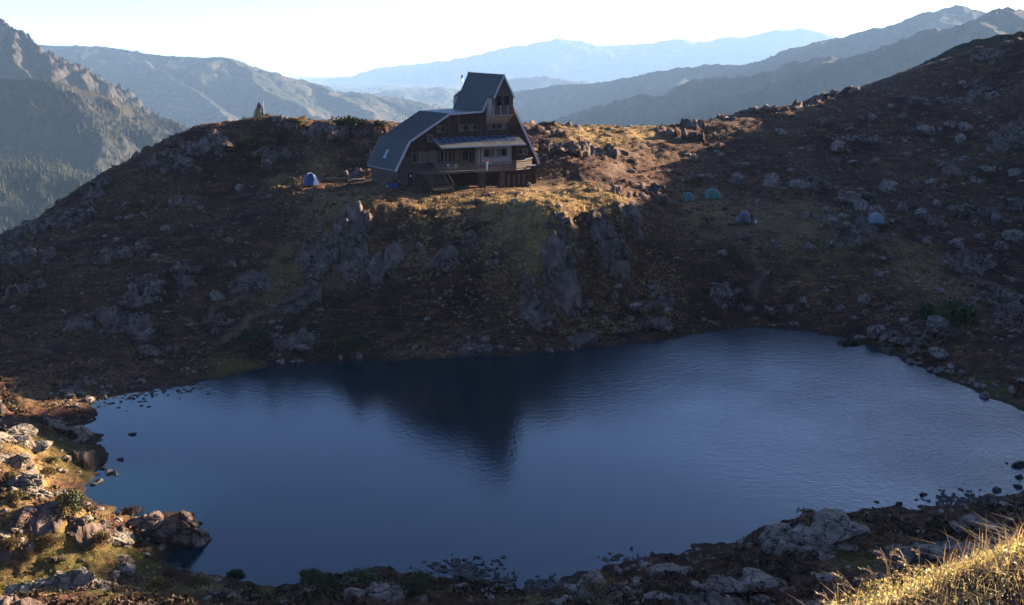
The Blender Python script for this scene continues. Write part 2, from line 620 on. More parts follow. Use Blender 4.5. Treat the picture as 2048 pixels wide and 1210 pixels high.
GX0, GX1, GY0, GY1, GS = -130.0, 230.0, -25.0, 300.0, 0.75
gxs = np.arange(GX0, GX1 + GS, GS)
gys = np.arange(GY0, GY1 + GS, GS)
GXX, GYY = np.meshgrid(gxs, gys)
CS = CTRL.copy()
CS[:, :2] /= 100.0
_w = tps_fit(CS, 2e-5)
G_BASE = tps_eval(CS, _w, GXX / 100.0, GYY / 100.0)
G_SDF = lake_sdf(GXX, GYY)


def bil(grid, x, y):
    u = np.clip((np.asarray(x, float) - GX0) / GS, 0, grid.shape[1] - 1.001)
    v = np.clip((np.asarray(y, float) - GY0) / GS, 0, grid.shape[0] - 1.001)
    i, j = u.astype(int), v.astype(int)
    a, b = u - i, v - j
    return (grid[j, i] * (1 - a) + grid[j, i + 1] * a) * (1 - b) + (grid[j + 1, i] * (1 - a) + grid[j + 1, i + 1] * a) * b


def base_height(x, y):
    x = np.asarray(x, float)
    y = np.asarray(y, float)
    sd = bil(G_SDF, x, y) + 0.9 * fbm(x * 0.35, y * 0.35, 3, 21)
    z = bil(G_BASE, x, y)
    land = 0.04 + 0.13 * np.maximum(sd, 0)
    k = smooth(0.0, 6.0, sd)
    z = land * (1 - k) + np.maximum(z, land * 0.4) * k
    z = np.where(bil(G_SDF, x, y) > 30, bil(G_BASE, x, y), z)
    return np.where(sd < 0, np.maximum(sd * 0.35, -2.5), z), sd


def cast(pixels, hfun):
    """first hit of the pixel rays with the height function; returns points (n, 3)"""
    pix = np.asarray(pixels, float)
    dirs = np.array([ray(a, b) for a, b in pix])
    t = np.linspace(40, 300, 1300)[None, :] / dirs[:, 1:2]
    X = t * dirs[:, 0:1]
    Y = t * dirs[:, 1:2]
    Zr = CAM_H + t * dirs[:, 2:3]
    h = hfun(X, Y)
    hit = (Zr < h)
    idx = np.where(hit.any(1), hit.argmax(1), 0)
    r = np.arange(len(pix))
    return np.c_[X[r, idx], Y[r, idx], h[r, idx]], hit.any(1)


# bedrock showing through the turf: (px, py, width px, height px) as seen, turned into patches of ground
OUTCROPS = [
    # left hill skyline and flank
    (110, 440, 150, 60, 'pale slab of bedrock along the lower left skyline'), (190, 372, 70, 70, 'steep rock nose on the left skyline above the forest'),
    (330, 318, 130, 50, 'broken rock band under the left skyline'), (420, 285, 120, 45, 'grey rock face below the lone conifer'),
    (575, 243, 90, 20, 'sunlit pale rock crest beside the lone conifer'), (650, 262, 110, 34, 'dark rounded rock with turf cap on the hill crest'),
    (735, 256, 70, 24, 'sunlit rock wall on the crest behind the roof'), (545, 312, 80, 45, 'grey rock face in mid slope below the crest'),
    (60, 505, 130, 70, 'weathered rock hump at the left edge of the hill'), (250, 500, 120, 60, 'rock ledges in brown turf on the left hill'),
    (375, 545, 60, 90, 'smooth leaning slab on the left hillside'), (285, 570, 110, 80, 'lichened rock shelf beside the leaning slab'),
    (250, 640, 90, 80, 'greenish rounded outcrop low on the left hillside'), (170, 650, 90, 50, 'low ledges near the left lake end'),
    (440, 630, 60, 70, 'shattered rock heap by the grassy track'), (305, 700, 80, 50, 'rock rib running down to the lake'),
    (700, 450, 90, 90, 'fissured rock step below the blue tent'), (640, 515, 70, 80, 'grey scree rib on the left hillside, upper part'),
    (605, 595, 80, 70, 'grey scree rib on the left hillside, middle part'), (590, 675, 110, 80, 'broad cracked slab above the left shore'),
    # centre
    (1215, 470, 120, 100, 'tall fissured cliff below the sunlit knoll'), (1130, 535, 110, 120, 'lower buttress of the fissured cliff'),
    (1075, 610, 80, 80, 'broken foot of the fissured cliff'), (1262, 428, 60, 40, 'rock lip at the edge of the sunlit grass'),
    (945, 478, 50, 26, 'rock with one sunlit edge below the terrace'), (895, 515, 60, 40, 'small ledge beside the footpath'),
    (1320, 600, 70, 70, 'stacked blocks above the lake corner'), (1300, 650, 90, 50, 'blocks at the lake corner'),
    (1110, 285, 60, 50, 'sunlit rock wall right of the hut'), (1175, 292, 90, 60, 'craggy half lit rock band right of the hut'),
    (1235, 300, 50, 50, 'shaded end of the rock band right of the hut'),
    # right
    (1705, 392, 90, 70, 'ribbed grey outcrop above the grey tent'), (1850, 655, 130, 70, 'large outcrop with dark juniper above the right shore'),
    (1770, 660, 60, 60, 'pale blocks beside the juniper outcrop'), (1990, 590, 100, 50, 'low slabs at the right edge of the slope'), (2025, 268, 70, 70, 'grey crag at the right edge of the slope'),
    (1955, 160, 50, 70, 'pointed crag high on the right slope'), (1980, 108, 60, 40, 'rock knob on the right skyline'), (1950, 420, 110, 50, 'rubbly rock band on the right slope'),
    # near shores
    (35, 872, 110, 44, 'sunlit layered slab at the left end of the lake'), (160, 862, 80, 44, 'sunlit rock nose beside the inlet'), (110, 850, 70, 24, 'sunlit rock rim behind the grassy bay'),
    (40, 930, 80, 50, 'sunlit knobbly rock on the grassy bank'), (60, 975, 110, 40, 'sunlit ledge above the shrub'),
    (95, 1030, 130, 80, 'big shaded boulder face beside the green shrub'), (190, 1050, 110, 90, 'steep sunlit rock wall under the green shrub'),
    (30, 1070, 80, 60, 'sunlit rock steps at the left edge'), (340, 1058, 140, 70, 'dark whale shaped rock jutting into the lake'),
    (130, 1172, 170, 44, 'flat sunlit slabs at the lower left edge'), (475, 1182, 90, 50, 'rock hump between light and shade at the near shore'),
    (720, 1130, 50, 24, 'small dark rock at the water in the near shore'), (790, 1132, 40, 24, 'small capped rock beside the near shore stones'),
    (770, 1190, 120, 34, 'pale slab at the lower frame edge'), (1620, 1065, 230, 100, 'broad cracked slab on the right near shore'), (1480, 1060, 60, 40, 'dark rock nose at the tip of the cracked slab'),
    (1960, 1050, 120, 44, 'rounded slab near the right shore stones'), (1890, 1105, 180, 50, 'smooth shaded slab behind the grass stalks'),
    (1470, 1175, 150, 50, 'flat pale blocks below the cracked slab'), (1200, 1185, 120, 40, 'rock hump with a sunlit tuft on the near shore'),
    (1980, 1000, 90, 30, 'dark rock point with turf at the right shore'), (1330, 1145, 90, 40, 'loose blocks on the near shore'),
]


def base_only(x, y):
    return base_height(x, y)[0]


oc_pts, oc_ok = cast([(o[0], o[1] + 0.2 * o[3]) for o in OUTCROPS], base_only)
OC = []
for (px, py, w, h, lab), q in zip(OUTCROPS, oc_pts):
    dist = math.hypot(q[1], CAM_H - q[2])
    OC.append((q[0], q[1], q[2], 0.5 * w / FPX * dist, 0.5 * h / FPX * dist, dist, lab))

PATHS_PX = [([(430, 690), (500, 640), (580, 592), (650, 570), (750, 538), (880, 520), (960, 490), (1010, 455), (1040, 425), (1060, 400), (1090, 385)], 0.55),
            ([(1215, 350), (1250, 320), (1290, 290), (1330, 262)], 0.9), ([(1400, 470), (1480, 462), (1600, 462), (1752, 470), (1850, 500), (1950, 560), (2048, 590)], 0.8),
            ([(1495, 470), (1520, 520), (1518, 560), (1512, 600)], 0.45), ([(1752, 470), (1800, 530), (1880, 580)], 0.5), ([(330, 640), (400, 640), (470, 605), (560, 560)], 0.4)]
PATHS = []
for pp, wd in PATHS_PX:
    q, _ = cast(pp, base_only)
    PATHS.append((q[:, :2], wd))

# (px, py, radius px) of greener turf and of straw coloured grass
GREEN_PX = [(230, 1105, 60), (290, 1130, 60), (190, 1000, 30), (150, 920, 60), (120, 890, 60), (180, 960, 30), (60, 1150, 110), (180, 1140, 80), (10, 1150, 80), (380, 1190, 60), (250, 1190, 70), (1960, 790, 80), (1700, 1120, 60), (540, 1180, 50), (1060, 1200, 60), (470, 740, 60)]
STRAW_PX = [(1120, 390, 110), (1060, 430, 90), (1200, 385, 70), (1000, 410, 60), (880, 400, 90), (700, 400, 90), (1180, 265, 90), (560, 365, 40), (640, 395, 60), (1600, 450, 160), (1420, 420, 110), (1850, 545, 110), (560, 560, 60), (60, 900, 70), (1280, 262, 60), (640, 345, 50),
            (430, 1160, 60), (1200, 1195, 50), (60, 960, 80), (20, 1050, 80), (150, 1030, 60), (215, 1030, 50), (60, 800, 70), (140, 800, 50), (120, 1090, 70), (60, 1185, 90), (300, 1185, 70)]
_g, _ = cast([(a, b) for a, b, c in GREEN_PX], base_only)
_s, _ = cast([(a, b) for a, b, c in STRAW_PX], base_only)
GREEN = [(q[0], q[1], r / FPX * math.hypot(q[1], CAM_H)) for q, (a, b, r) in zip(_g, GREEN_PX)]
STRAW = [(q[0], q[1], r / FPX * math.hypot(q[1], CAM_H), 1.0 if (900 < a < 1300 and b < 480) or b > 800 else 0.45) for q, (a, b, r) in zip(_s, STRAW_PX)]  # straw turf; full weight brightens the sunlit knoll and near banks by colour

HUT_O = Vector((-1.88, 172.0, 15.56))
HUT_RZ = rad(30.0)


def to_hut(x, y):
    c, s = math.cos(HUT_RZ), math.sin(HUT_RZ)
    dx, dy = x - HUT_O.x, y - HUT_O.y
    return dx * c + dy * s, -dx * s + dy * c


KNOLL = cast([(1090, 410)], base_only)[0][0]


def terrain(x, y, masks=False):
    x = np.asarray(x, float)
    y = np.asarray(y, float)
    z, sd = base_height(x, y)
    dist = np.hypot(x, y)
    land = smooth(0.2, 3.0, sd)
    wx = x + 1.2 * perlin(x * 0.3, y * 0.3, 51)
    wy = y + 1.2 * perlin(x * 0.3, y * 0.3, 57)
    far = smooth(20, 45, dist)
    # bedrock patches
    rock = np.zeros(x.shape)
    brk = fbm(x * 0.45, y * 0.38, 3, 77)
    for (ox, oy, oz, rx, rz, dd, lab) in OC:
        ry = rz * 1.45
        e = np.sqrt(((wx - ox) / (rx * 1.05)) ** 2 + ((wy - oy) / ry) ** 2)
        rock = np.maximum(rock, 1.0 - smooth(0.35, 1.1, e + 0.35 * brk))
    nz = fbm(x * 0.07, y * 0.10, 4, 61)
    knoll = 1 - smooth(0.6, 1.1, np.hypot((x - KNOLL[0]) / 19.0, (y - KNOLL[1]) / 15.0))
    rock = np.maximum(rock, 0.8 * smooth(0.34, 0.62, nz) * smooth(40, 60, dist) * (1 - knoll))
    ix, iy = to_hut(x, y)
    plat = (1 - smooth(0, 4, np.abs(ix + 5.5) - 14.5)) * (1 - smooth(0, 4, np.abs(iy - 3.5) - 8.5))
    rock = rock * (1 - plat)
    # relief: hummocks, then blocky steps where the rock shows
    hum = 0.42 * fbm(x * 0.13, y * 0.13, 3, 5) + 0.17 * fbm(x * 0.55, y * 0.55, 3, 9) + 0.05 * fbm(x * 2.1, y * 2.1, 2, 13)
    hum = hum + 0.10 * ridged(wx * 0.42, wy * 1.25, 3, 19) * (0.5 + 0.9 * knoll)
    z = z + hum * land * (0.25 + 0.75 * far) * (1 - 0.85 * plat)
    til, edge, val = cells(wx * 0.42 + 0.15 * wy, wy * 0.30, 2)
    tilb, edgeb, valb = cells(wx * 1.15, wy * 0.8 - 0.3 * wx, 7)
    blocks = 0.75 * val + 1.0 * til + 0.30 * valb + 0.55 * tilb - 0.55 * (1 - smooth(0.0, 0.09, edge)) - 0.30 * (1 - smooth(0.0, 0.10, edgeb)) + 0.14 * ridged(x * 0.7, y * 0.7, 4, 17)
    amp = np.clip(dist / 150.0, 0.42, 1.0)
    z = z + smooth(0.2, 0.9, rock) * amp * (blocks + 0.05) * smooth(-0.5, 1.0, sd)
    if not masks:
        return z
    path = np.zeros(x.shape)
    for pts, wd in PATHS:
        best = np.full(x.shape, 1e9)
        for a, b in zip(pts[:-1], pts[1:]):
            e = b - a
            t = np.clip(((wx - a[0]) * e[0] + (wy - a[1]) * e[1]) / (e @ e + 1e-9), 0, 1)
            best = np.minimum(best, (wx - a[0] - t * e[0]) ** 2 + (wy - a[1] - t * e[1]) ** 2)
        path = np.maximum(path, 1 - smooth(0.3 * wd, 1.5 * wd, np.sqrt(best)))
    green = np.zeros(x.shape)
    for gx, gy, r in GREEN:
        green = np.maximum(green, 1 - smooth(0.3, 1.15, np.hypot(wx - gx, (wy - gy) * 0.6) / r + 0.3 * brk))
    straw = np.zeros(x.shape)
    for gx, gy, r, k in STRAW:
        straw = np.maximum(straw, k * (1 - smooth(0.2, 1.15, np.hypot(wx - gx, (wy - gy) * 0.6) / r + 0.3 * brk)))
    wet = 1 - smooth(0.0, 1.4, sd)
    return z, rock, path * (1 - rock), green, straw, wet


def seg(a, b, step):
    return np.arange(a, b, step)


angs = np.radians(np.concatenate([seg(-62, -30, 0.7), seg(-30, 30, 0.085), seg(30, 88, 0.7), [88.0]]))
rr = [2.0]
while rr[-1] < 292:
    r = rr[-1]
    rr.append(r * (1.03 if r < 44 else (1.0047 if r < 262 else 1.012)))
rr = np.array(rr)
AA, RR = np.meshgrid(angs, rr)
TX, TY = np.sin(AA) * RR, np.cos(AA) * RR
TX = np.clip(TX, GX0 + 1, GX1 - 1)
TY = np.clip(TY, GY0 + 1, GY1 - 1)
tz, trock, tpath, tgreen, tstraw, twet = terrain(TX, TY, True)
nr, na = TX.shape
ii = np.arange(nr * na).reshape(nr, na)
tf = np.stack([ii[:-1, :-1], ii[:-1, 1:], ii[1:, 1:], ii[1:, :-1]], -1).reshape(-1, 4)[:, ::-1]
me = mesh_np('terrain', np.stack([TX, TY, tz], -1).reshape(-1, 3), tf, True)
for nm, v in (('rock', trock), ('path', tpath), ('green', tgreen), ('straw', tstraw), ('wet', twet)):
    add_attr(me, nm, v)
tag(link('terrain', me, M['ground']), 'brown alpine turf and bedrock around the lake', None, None, 'structure')


def ground_z(x, y):
    return float(terrain(np.array([x]), np.array([y]))[0])
# @@NEXT
# ------------------------------------------------------------------ lake water
def water_material():
    m, nt, b = new_mat('lake_water')
    t = NT(nt)
    p = t.pos()
    b.inputs['Base Color'].default_value = (0.0015, 0.012, 0.022, 1)
    b.inputs['Roughness'].default_value = 0.04
    b.inputs['IOR'].default_value = 1.33
    b.inputs['Specular IOR Level'].default_value = 0.7
    sep = t.n('ShaderNodeSeparateXYZ')
    t.l(p, sep.inputs[0])
    # the breeze ruffles the far right of the lake, the near left lies almost still
    gx = t.remap(t.math('ADD', sep.outputs[0], t.math('MULTIPLY', sep.outputs[1], 0.62)), 66.0, 92.0)
    gn = t.remap(t.noise(p, 0.06, 3, 0.5), 0.35, 0.6, 0.55, 1.1)
    wind = t.math('MULTIPLY', gx, gn)
    w1 = t.noise(t.scaled(p, (1.0, 0.8, 1.0)), 3.4, 3, 0.6)
    w2 = t.noise(t.scaled(p, (1.0, 0.8, 1.0)), 1.3, 2, 0.5)
    h = t.math('ADD', w1, t.math('MULTIPLY', w2, 0.9))
    bn = t.n('ShaderNodeBump')
    bn.inputs['Distance'].default_value = 0.075
    t.l(t.math('ADD', t.math('MULTIPLY', wind, 0.85), 0.15), bn.inputs['Strength'])
    t.l(h, bn.inputs['Height'])
    t.l(bn.outputs[0], b.inputs['Normal'])
    t.l(t.math('ADD', t.math('MULTIPLY', wind, 0.05), 0.055), b.inputs['Roughness'])
    return m


M['water'] = water_material()
_x0, _x1, _y0, _y1 = SHORE[:, 0].min() - 14, SHORE[:, 0].max() + 6, SHORE[:, 1].min() - 3, SHORE[:, 1].max() + 4
nx, ny = 40, 30
wx_, wy_ = np.meshgrid(np.linspace(_x0, _x1, nx), np.linspace(_y0, _y1, ny))
wi = np.arange(nx * ny).reshape(ny, nx)
me = mesh_np('lake_water', np.stack([wx_, wy_, np.zeros_like(wx_)], -1).reshape(-1, 3), np.stack([wi[:-1, :-1], wi[:-1, 1:], wi[1:, 1:], wi[1:, :-1]], -1).reshape(-1, 4), True)
tag(link('lake_water', me, M['water']), 'dark blue mountain lake with a breeze on its far side', None, None, 'structure')


# ------------------------------------------------------------------ far mountains
def mountain_material(name, low, high, rockc, rock_amt, forest=None, scale=1.0):
    m, nt, b = new_mat(name)
    t = NT(nt)
    p = t.pos()
    n1 = t.noise(p, 0.004 * scale, 7, 0.62, 0.4)
    n2 = t.noise(p, 0.03 * scale, 6, 0.7)
    geo = t.n('ShaderNodeNewGeometry')
    sep = t.n('ShaderNodeSeparateXYZ')
    t.l(geo.outputs['Normal'], sep.inputs[0])
    steep = t.remap(t.math('ADD', sep.outputs[2], t.math('MULTIPLY', t.math('SUBTRACT', n2, 0.5), 0.5)), 0.86, 0.55)
    col = t.mix(t.remap(n1, 0.35, 0.65), low, high)
    col = t.mix(t.remap(n2, 0.62, 0.40), col, tuple(c * 0.45 for c in low))
    if forest:
        fm = t.remap(t.noise(p, 0.008 * scale, 6, 0.7), 0.47, 0.53)
        col = t.mix(fm, col, forest)
    col = t.mix(t.math('MULTIPLY', steep, rock_amt), col, t.mix(t.remap(n2, 0.3, 0.7), tuple(c * 0.5 for c in rockc), rockc))
    t.l(col, b.inputs['Base Color'])
    b.inputs['Roughness'].default_value = 0.95
    b.inputs['Specular IOR Level'].default_value = 0.05
    t.l(t.bump(t.math('ADD', n2, t.math('MULTIPLY', n1, 0.6)), 0.8, 14.0 / scale), b.inputs['Normal'])
    return m


M['mt_crag'] = mountain_material('crag_rock', (0.022, 0.022, 0.016), (0.042, 0.033, 0.024), (0.058, 0.051, 0.048), 1.0)
M['mt_spur'] = mountain_material('grassy_spur', (0.016, 0.018, 0.011), (0.062, 0.038, 0.02), (0.055, 0.048, 0.044), 0.6, (0.010, 0.012, 0.008))
M['mt_forest'] = mountain_material('forest_floor', (0.014, 0.018, 0.009), (0.026, 0.028, 0.013), (0.07, 0.062, 0.05), 0.3)
M['mt_round'] = mountain_material('grassy_mountain', (0.046, 0.042, 0.028), (0.12, 0.088, 0.056), (0.10, 0.088, 0.076), 0.4, (0.024, 0.027, 0.018), 0.5)
M['mt_right'] = mountain_material('rocky_mountain', (0.024, 0.024, 0.020), (0.045, 0.038, 0.03), (0.06, 0.055, 0.052), 0.9, None, 0.6)
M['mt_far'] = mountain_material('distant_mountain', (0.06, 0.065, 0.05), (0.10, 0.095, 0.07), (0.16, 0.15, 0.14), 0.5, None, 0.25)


def mountain(name, ridges, az, dist, res, mat, label, slope=0.55, rough=(0, 0), crest_amp=0.0, seed=0, floor=-420.0, power=1.0, freq=24):
    """highest of several ridge lines (px, py, depth), each falling away at a slope, roughened with gullies"""
    a = np.radians(np.linspace(az[0], az[1], res[0]))
    d = np.linspace(dist[0], dist[1], res[1])
    A, D = np.meshgrid(a, d)
    X, Y = np.sin(A) * D, np.cos(A) * D
    unit = (dist[0] + dist[1]) / 2
    wob = unit * 0.012
    Xw = X + wob * fbm(X / unit * 16, Y / unit * 16, 3, seed + 40)
    Yw = Y + wob * fbm(X / unit * 16, Y / unit * 16, 3, seed + 47)
    Zm = np.full(X.shape, floor)
    away = np.full(X.shape, 1e9)
    for rg in ridges:
        sl = slope
        if isinstance(rg, tuple):
            rg, sl = rg
        pts = np.array([at_depth(*q) for q in rg])
        for p, q in zip(pts[:-1], pts[1:]):
            e = q[:2] - p[:2]
            t = np.clip(((Xw - p[0]) * e[0] + (Yw - p[1]) * e[1]) / (e @ e), 0, 1)
            dd = np.hypot(Xw - p[0] - t * e[0], Yw - p[1] - t * e[1])
            h = p[2] + t * (q[2] - p[2]) - sl * dd ** power * (unit * 0.03) ** (1 - power)
            away = np.where(h > Zm, dd, away)
            Zm = np.maximum(Zm, h)
    k = smooth(0, unit * 0.03, away)
    n = ridged(X / unit * freq, Y / unit * freq, 5, seed, 0.5)
    Zm = Zm + rough[0] * n * (0.12 + 0.88 * k) + rough[1] * fbm(X / unit * 150, Y / unit * 150, 4, seed + 9, 0.6) * (0.5 + 0.5 * k)
    Zm = Zm + crest_amp * (1 - k) * ridged(X / unit * 70, Y / unit * 70, 3, seed + 5)
    Zm = np.maximum(Zm, floor - 1)
    nr_, na_ = X.shape
    idx = np.arange(nr_ * na_).reshape(nr_, na_)
    f = np.stack([idx[:-1, :-1], idx[1:, :-1], idx[1:, 1:], idx[:-1, 1:]], -1).reshape(-1, 4)
    me = mesh_np(name, np.stack([X, Y, Zm], -1).reshape(-1, 3), f, True)
    tag(link(name, me, mat), label, None, None, 'structure')
    return X, Y, Zm


# nearest on the left: a wooded shoulder, then the sunlit spur, then the crag
FX, FY, FZ = mountain('wooded_hill', [([(-260, 292, 1750), (-100, 308, 1800), (0, 318, 1850), (60, 325, 1850), (120, 342, 1820), (170, 368, 1780), (260, 420, 1700), (360, 480, 1600)], 0.42)],
                      (-40, -10), (900, 2300), (300, 180), M['mt_forest'], 'wooded shoulder in the valley on the left', rough=(8, 3), seed=3)
SX, SY, SZ = mountain('grassy_spur', [([(-300, 150, 2900), (-120, 165, 2700), (0, 160, 2650), (60, 158, 2600), (105, 165, 2560), (160, 235, 2420), (205, 325, 2280), (235, 400, 2150)], 0.85),
                                      ([(105, 165, 2560), (170, 180, 2640), (240, 205, 2720), (310, 238, 2800), (390, 268, 2850), (470, 310, 2900)], 0.6),
                                      ([(240, 205, 2720), (285, 270, 2500), (320, 340, 2350)], 0.65), ([(20, 165, 2650), (40, 250, 2450), (60, 330, 2300)], 0.8)],
                      (-36, -8), (1900, 3500), (360, 220), M['mt_spur'], 'brown grassy spur below the crag on the left', rough=(14, 4), crest_amp=3, seed=12)
mountain('rocky_crag', [([(-300, -40, 3900), (-120, 10, 3700), (0, 48, 3500), (28, 62, 3480), (60, 78, 3460), (90, 100, 3440), (112, 118, 3420), (150, 140, 3400), (180, 158, 3380), (222, 186, 3360), (250, 202, 3350), (300, 224, 3330), (340, 240, 3300), (390, 256, 3280), (440, 290, 3260)], 0.95),
                        ([(0, 48, 3500), (25, 100, 3320), (50, 160, 3150)], 1.1), ([(60, 78, 3460), (95, 125, 3300), (120, 175, 3150)], 1.1), ([(112, 118, 3420), (160, 165, 3250), (210, 205, 3120)], 1.1), ([(180, 158, 3380), (240, 215, 3200)], 1.0)],
         (-36, -6), (2600, 4600), (460, 230), M['mt_crag'], 'jagged rocky crag at the left edge of the frame', rough=(30, 20), crest_amp=9, seed=22)
# rounded grassy mountain in the middle distance
mountain('grassy_mountain', [([(-300, 30, 8200), (-100, 60, 8000), (40, 85, 7800), (95, 92, 7600), (160, 92, 7500), (205, 93, 7400), (280, 104, 7300), (330, 112, 7200), (400, 114, 7100), (440, 114, 7000), (490, 127, 7000), (540, 146, 7000), (620, 160, 7100), (680, 180, 7200), (760, 190, 7300), (840, 205, 7400), (920, 240, 7600), (1000, 290, 7800)], 0.42),
                             ([(205, 93, 7400), (300, 130, 6900), (390, 180, 6300), (450, 240, 5700), (500, 300, 5200)], 0.5), ([(440, 114, 7000), (520, 165, 6500), (600, 215, 6000), (680, 270, 5500)], 0.5), ([(330, 112, 7200), (420, 160, 6700), (520, 225, 6100), (600, 290, 5500)], 0.5),
                             ([(620, 160, 7100), (700, 205, 6600), (780, 255, 6100)], 0.5), ([(760, 190, 7300), (850, 225, 6900), (940, 270, 6500)], 0.5), ([(95, 92, 7600), (180, 150, 6900), (260, 220, 6200)], 0.5)],
         (-36, 4), (4600, 9400), (480, 220), M['mt_round'], 'rounded grassy mountain behind the left hill', rough=(26, 8), seed=33, power=0.92)
# low hills seen over the pass, then the pale range on the horizon
mountain('hazy_hills', [([(600, 215, 11500), (700, 192, 11500), (780, 178, 11800), (830, 180, 11900), (870, 172, 12000), (900, 185, 12000), (960, 170, 12200), (1030, 158, 12300), (1090, 152, 12400), (1130, 160, 12300), (1160, 164, 12200), (1180, 160, 12000), (1240, 175, 12000), (1320, 190, 12000), (1420, 200, 12000)], 0.4)],
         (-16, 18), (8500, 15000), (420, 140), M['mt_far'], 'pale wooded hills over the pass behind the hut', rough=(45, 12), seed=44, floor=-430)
mountain('distant_range', [([(200, 200, 21000), (450, 175, 21000), (600, 162, 21000), (690, 154, 21000), (800, 132, 21000), (900, 121, 21000), (960, 110, 21000), (1000, 98, 21000), (1060, 88, 21000), (1130, 78, 21000), (1175, 82, 21000), (1192, 94, 21000), (1240, 90, 21000), (1310, 85, 21000), (1368, 78, 21000), (1390, 86, 21000), (1440, 75, 21000), (1480, 75, 21000), (1530, 65, 21000), (1570, 60, 21000), (1610, 58, 21000), (1660, 72, 21000), (1720, 92, 21000), (1800, 110, 21000), (2000, 130, 21000), (2300, 140, 21000)], 0.42)],
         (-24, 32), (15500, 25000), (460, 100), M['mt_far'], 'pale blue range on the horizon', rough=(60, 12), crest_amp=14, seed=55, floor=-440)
# two rocky ridges falling from the right
mountain('far_ridge', [([(960, 205, 7600), (1010, 185, 7600), (1060, 181, 7500), (1120, 173, 7400), (1200, 166, 7200), (1270, 155, 7100), (1340, 140, 7000), (1400, 130, 6900), (1470, 132, 6850), (1500, 125, 6800), (1580, 97, 6750), (1620, 86, 6700), (1640, 80, 6700), (1700, 76, 6700), (1740, 60, 6700), (1780, 57, 6700), (1800, 48, 6700), (1830, 47, 6700), (1870, 25, 6700), (1905, 10, 6700), (1940, 20, 6700), (2000, 28, 6700), (2100, 20, 6700), (2300, 30, 6800)], 0.62),
                       ([(1400, 130, 6900), (1340, 190, 6300), (1290, 230, 5900)], 0.7), ([(1640, 80, 6700), (1570, 150, 6100), (1520, 200, 5700)], 0.7), ([(1905, 10, 6700), (1830, 90, 6000), (1790, 150, 5600)], 0.7)],
         (-3, 36), (5200, 8600), (460, 180), M['mt_right'], 'farther rocky ridge rising to a peak on the right', rough=(34, 7), crest_amp=5, seed=66, freq=15)
mountain('near_ridge', [([(980, 275, 5200), (1040, 255, 5100), (1130, 236, 4900), (1200, 214, 4750), (1240, 205, 4700), (1272, 190, 4650), (1300, 196, 4620), (1340, 194, 4580), (1370, 175, 4540), (1400, 160, 4500), (1450, 154, 4450), (1500, 150, 4420), (1560, 138, 4400), (1585, 124, 4380), (1605, 130, 4360), (1660, 115, 4340), (1690, 125, 4320), (1740, 105, 4300), (1800, 80, 4280), (1850, 62, 4260), (1900, 55, 4250), (1960, 48, 4250), (2000, 24, 4250), (2020, 18, 4250), (2060, 30, 4250), (2300, 40, 4300)], 0.7),
                        ([(1400, 160, 4500), (1350, 220, 4150), (1300, 260, 3950)], 0.8), ([(1585, 124, 4380), (1500, 200, 3950), (1450, 245, 3750)], 0.8), ([(1800, 80, 4280), (1700, 150, 3900), (1640, 200, 3700)], 0.8), ([(2010, 20, 4250), (1920, 90, 3850), (1860, 140, 3650)], 0.8)],
         (-4, 36), (3300, 5600), (500, 190), M['mt_right'], 'nearer dark rocky ridge on the right', rough=(30, 7), crest_amp=5, seed=77, freq=15)
mountain('hill_shoulder', [([(1800, 190, 420), (1860, 142, 420), (1900, 110, 420), (1930, 88, 420), (1960, 76, 420), (2000, 70, 420), (2048, 62, 420), (2150, 50, 420), (2300, 60, 420)], 0.6)],
         (17, 36), (330, 520), (220, 80), M['mt_spur'], 'brown shoulder behind the right skyline', rough=(1.5, 0.25), crest_amp=0.15, seed=88, floor=-120)
# valley floor under everything, to the horizon
k = 64
vv = [(0, 0, -400)] + [(math.cos(2 * math.pi * i / k) * 30000, math.sin(2 * math.pi * i / k) * 30000, -400) for i in range(k)]
me = bpy.data.meshes.new('valley_ground')
me.from_pydata(vv, [], [(0, 1 + i, 1 + (i + 1) % k) for i in range(k)])
tag(link('valley_ground', me, M['mt_round']), 'valley floor far below the lake', None, None, 'structure')


def conifers(name, spots, label, hmin, hmax, mat):
    """far wood: every tree three stacked ragged cones"""
    n = len(spots)
    h = rng.uniform(hmin, hmax, n)
    V, Fc = [], []
    sides = 5
    for tier, (z0, z1, r0) in enumerate(((0.08, 0.55, 0.24), (0.34, 0.80, 0.17), (0.6, 1.0, 0.10))):
        ang = rng.uniform(0, 6.28, n)[:, None] + np.arange(sides)[None] * 2 * np.pi / sides
        r = r0 * h[:, None] * rng.uniform(0.75, 1.25, (n, sides))
        ring = np.stack([spots[:, 0:1] + np.cos(ang) * r, spots[:, 1:2] + np.sin(ang) * r, spots[:, 2:3] + h[:, None] * (z0 + rng.uniform(-0.05, 0.05, (n, sides)))], -1)
        tip = np.stack([spots[:, 0], spots[:, 1], spots[:, 2] + h * z1], -1)[:, None, :]
        blk = np.concatenate([ring, tip], 1)
        base = sum(len(v) for v in V)
        V.append(blk.reshape(-1, 3))
        o = base + np.arange(n)[:, None] * (sides + 1)
        for s in range(sides):
            Fc.append(np.concatenate([o + s, o + (s + 1) % sides, o + sides], 1))
    me = mesh_np(name, np.concatenate(V), np.concatenate(Fc), False)
    return tag(link(name, me, mat), label, None, None, 'stuff')


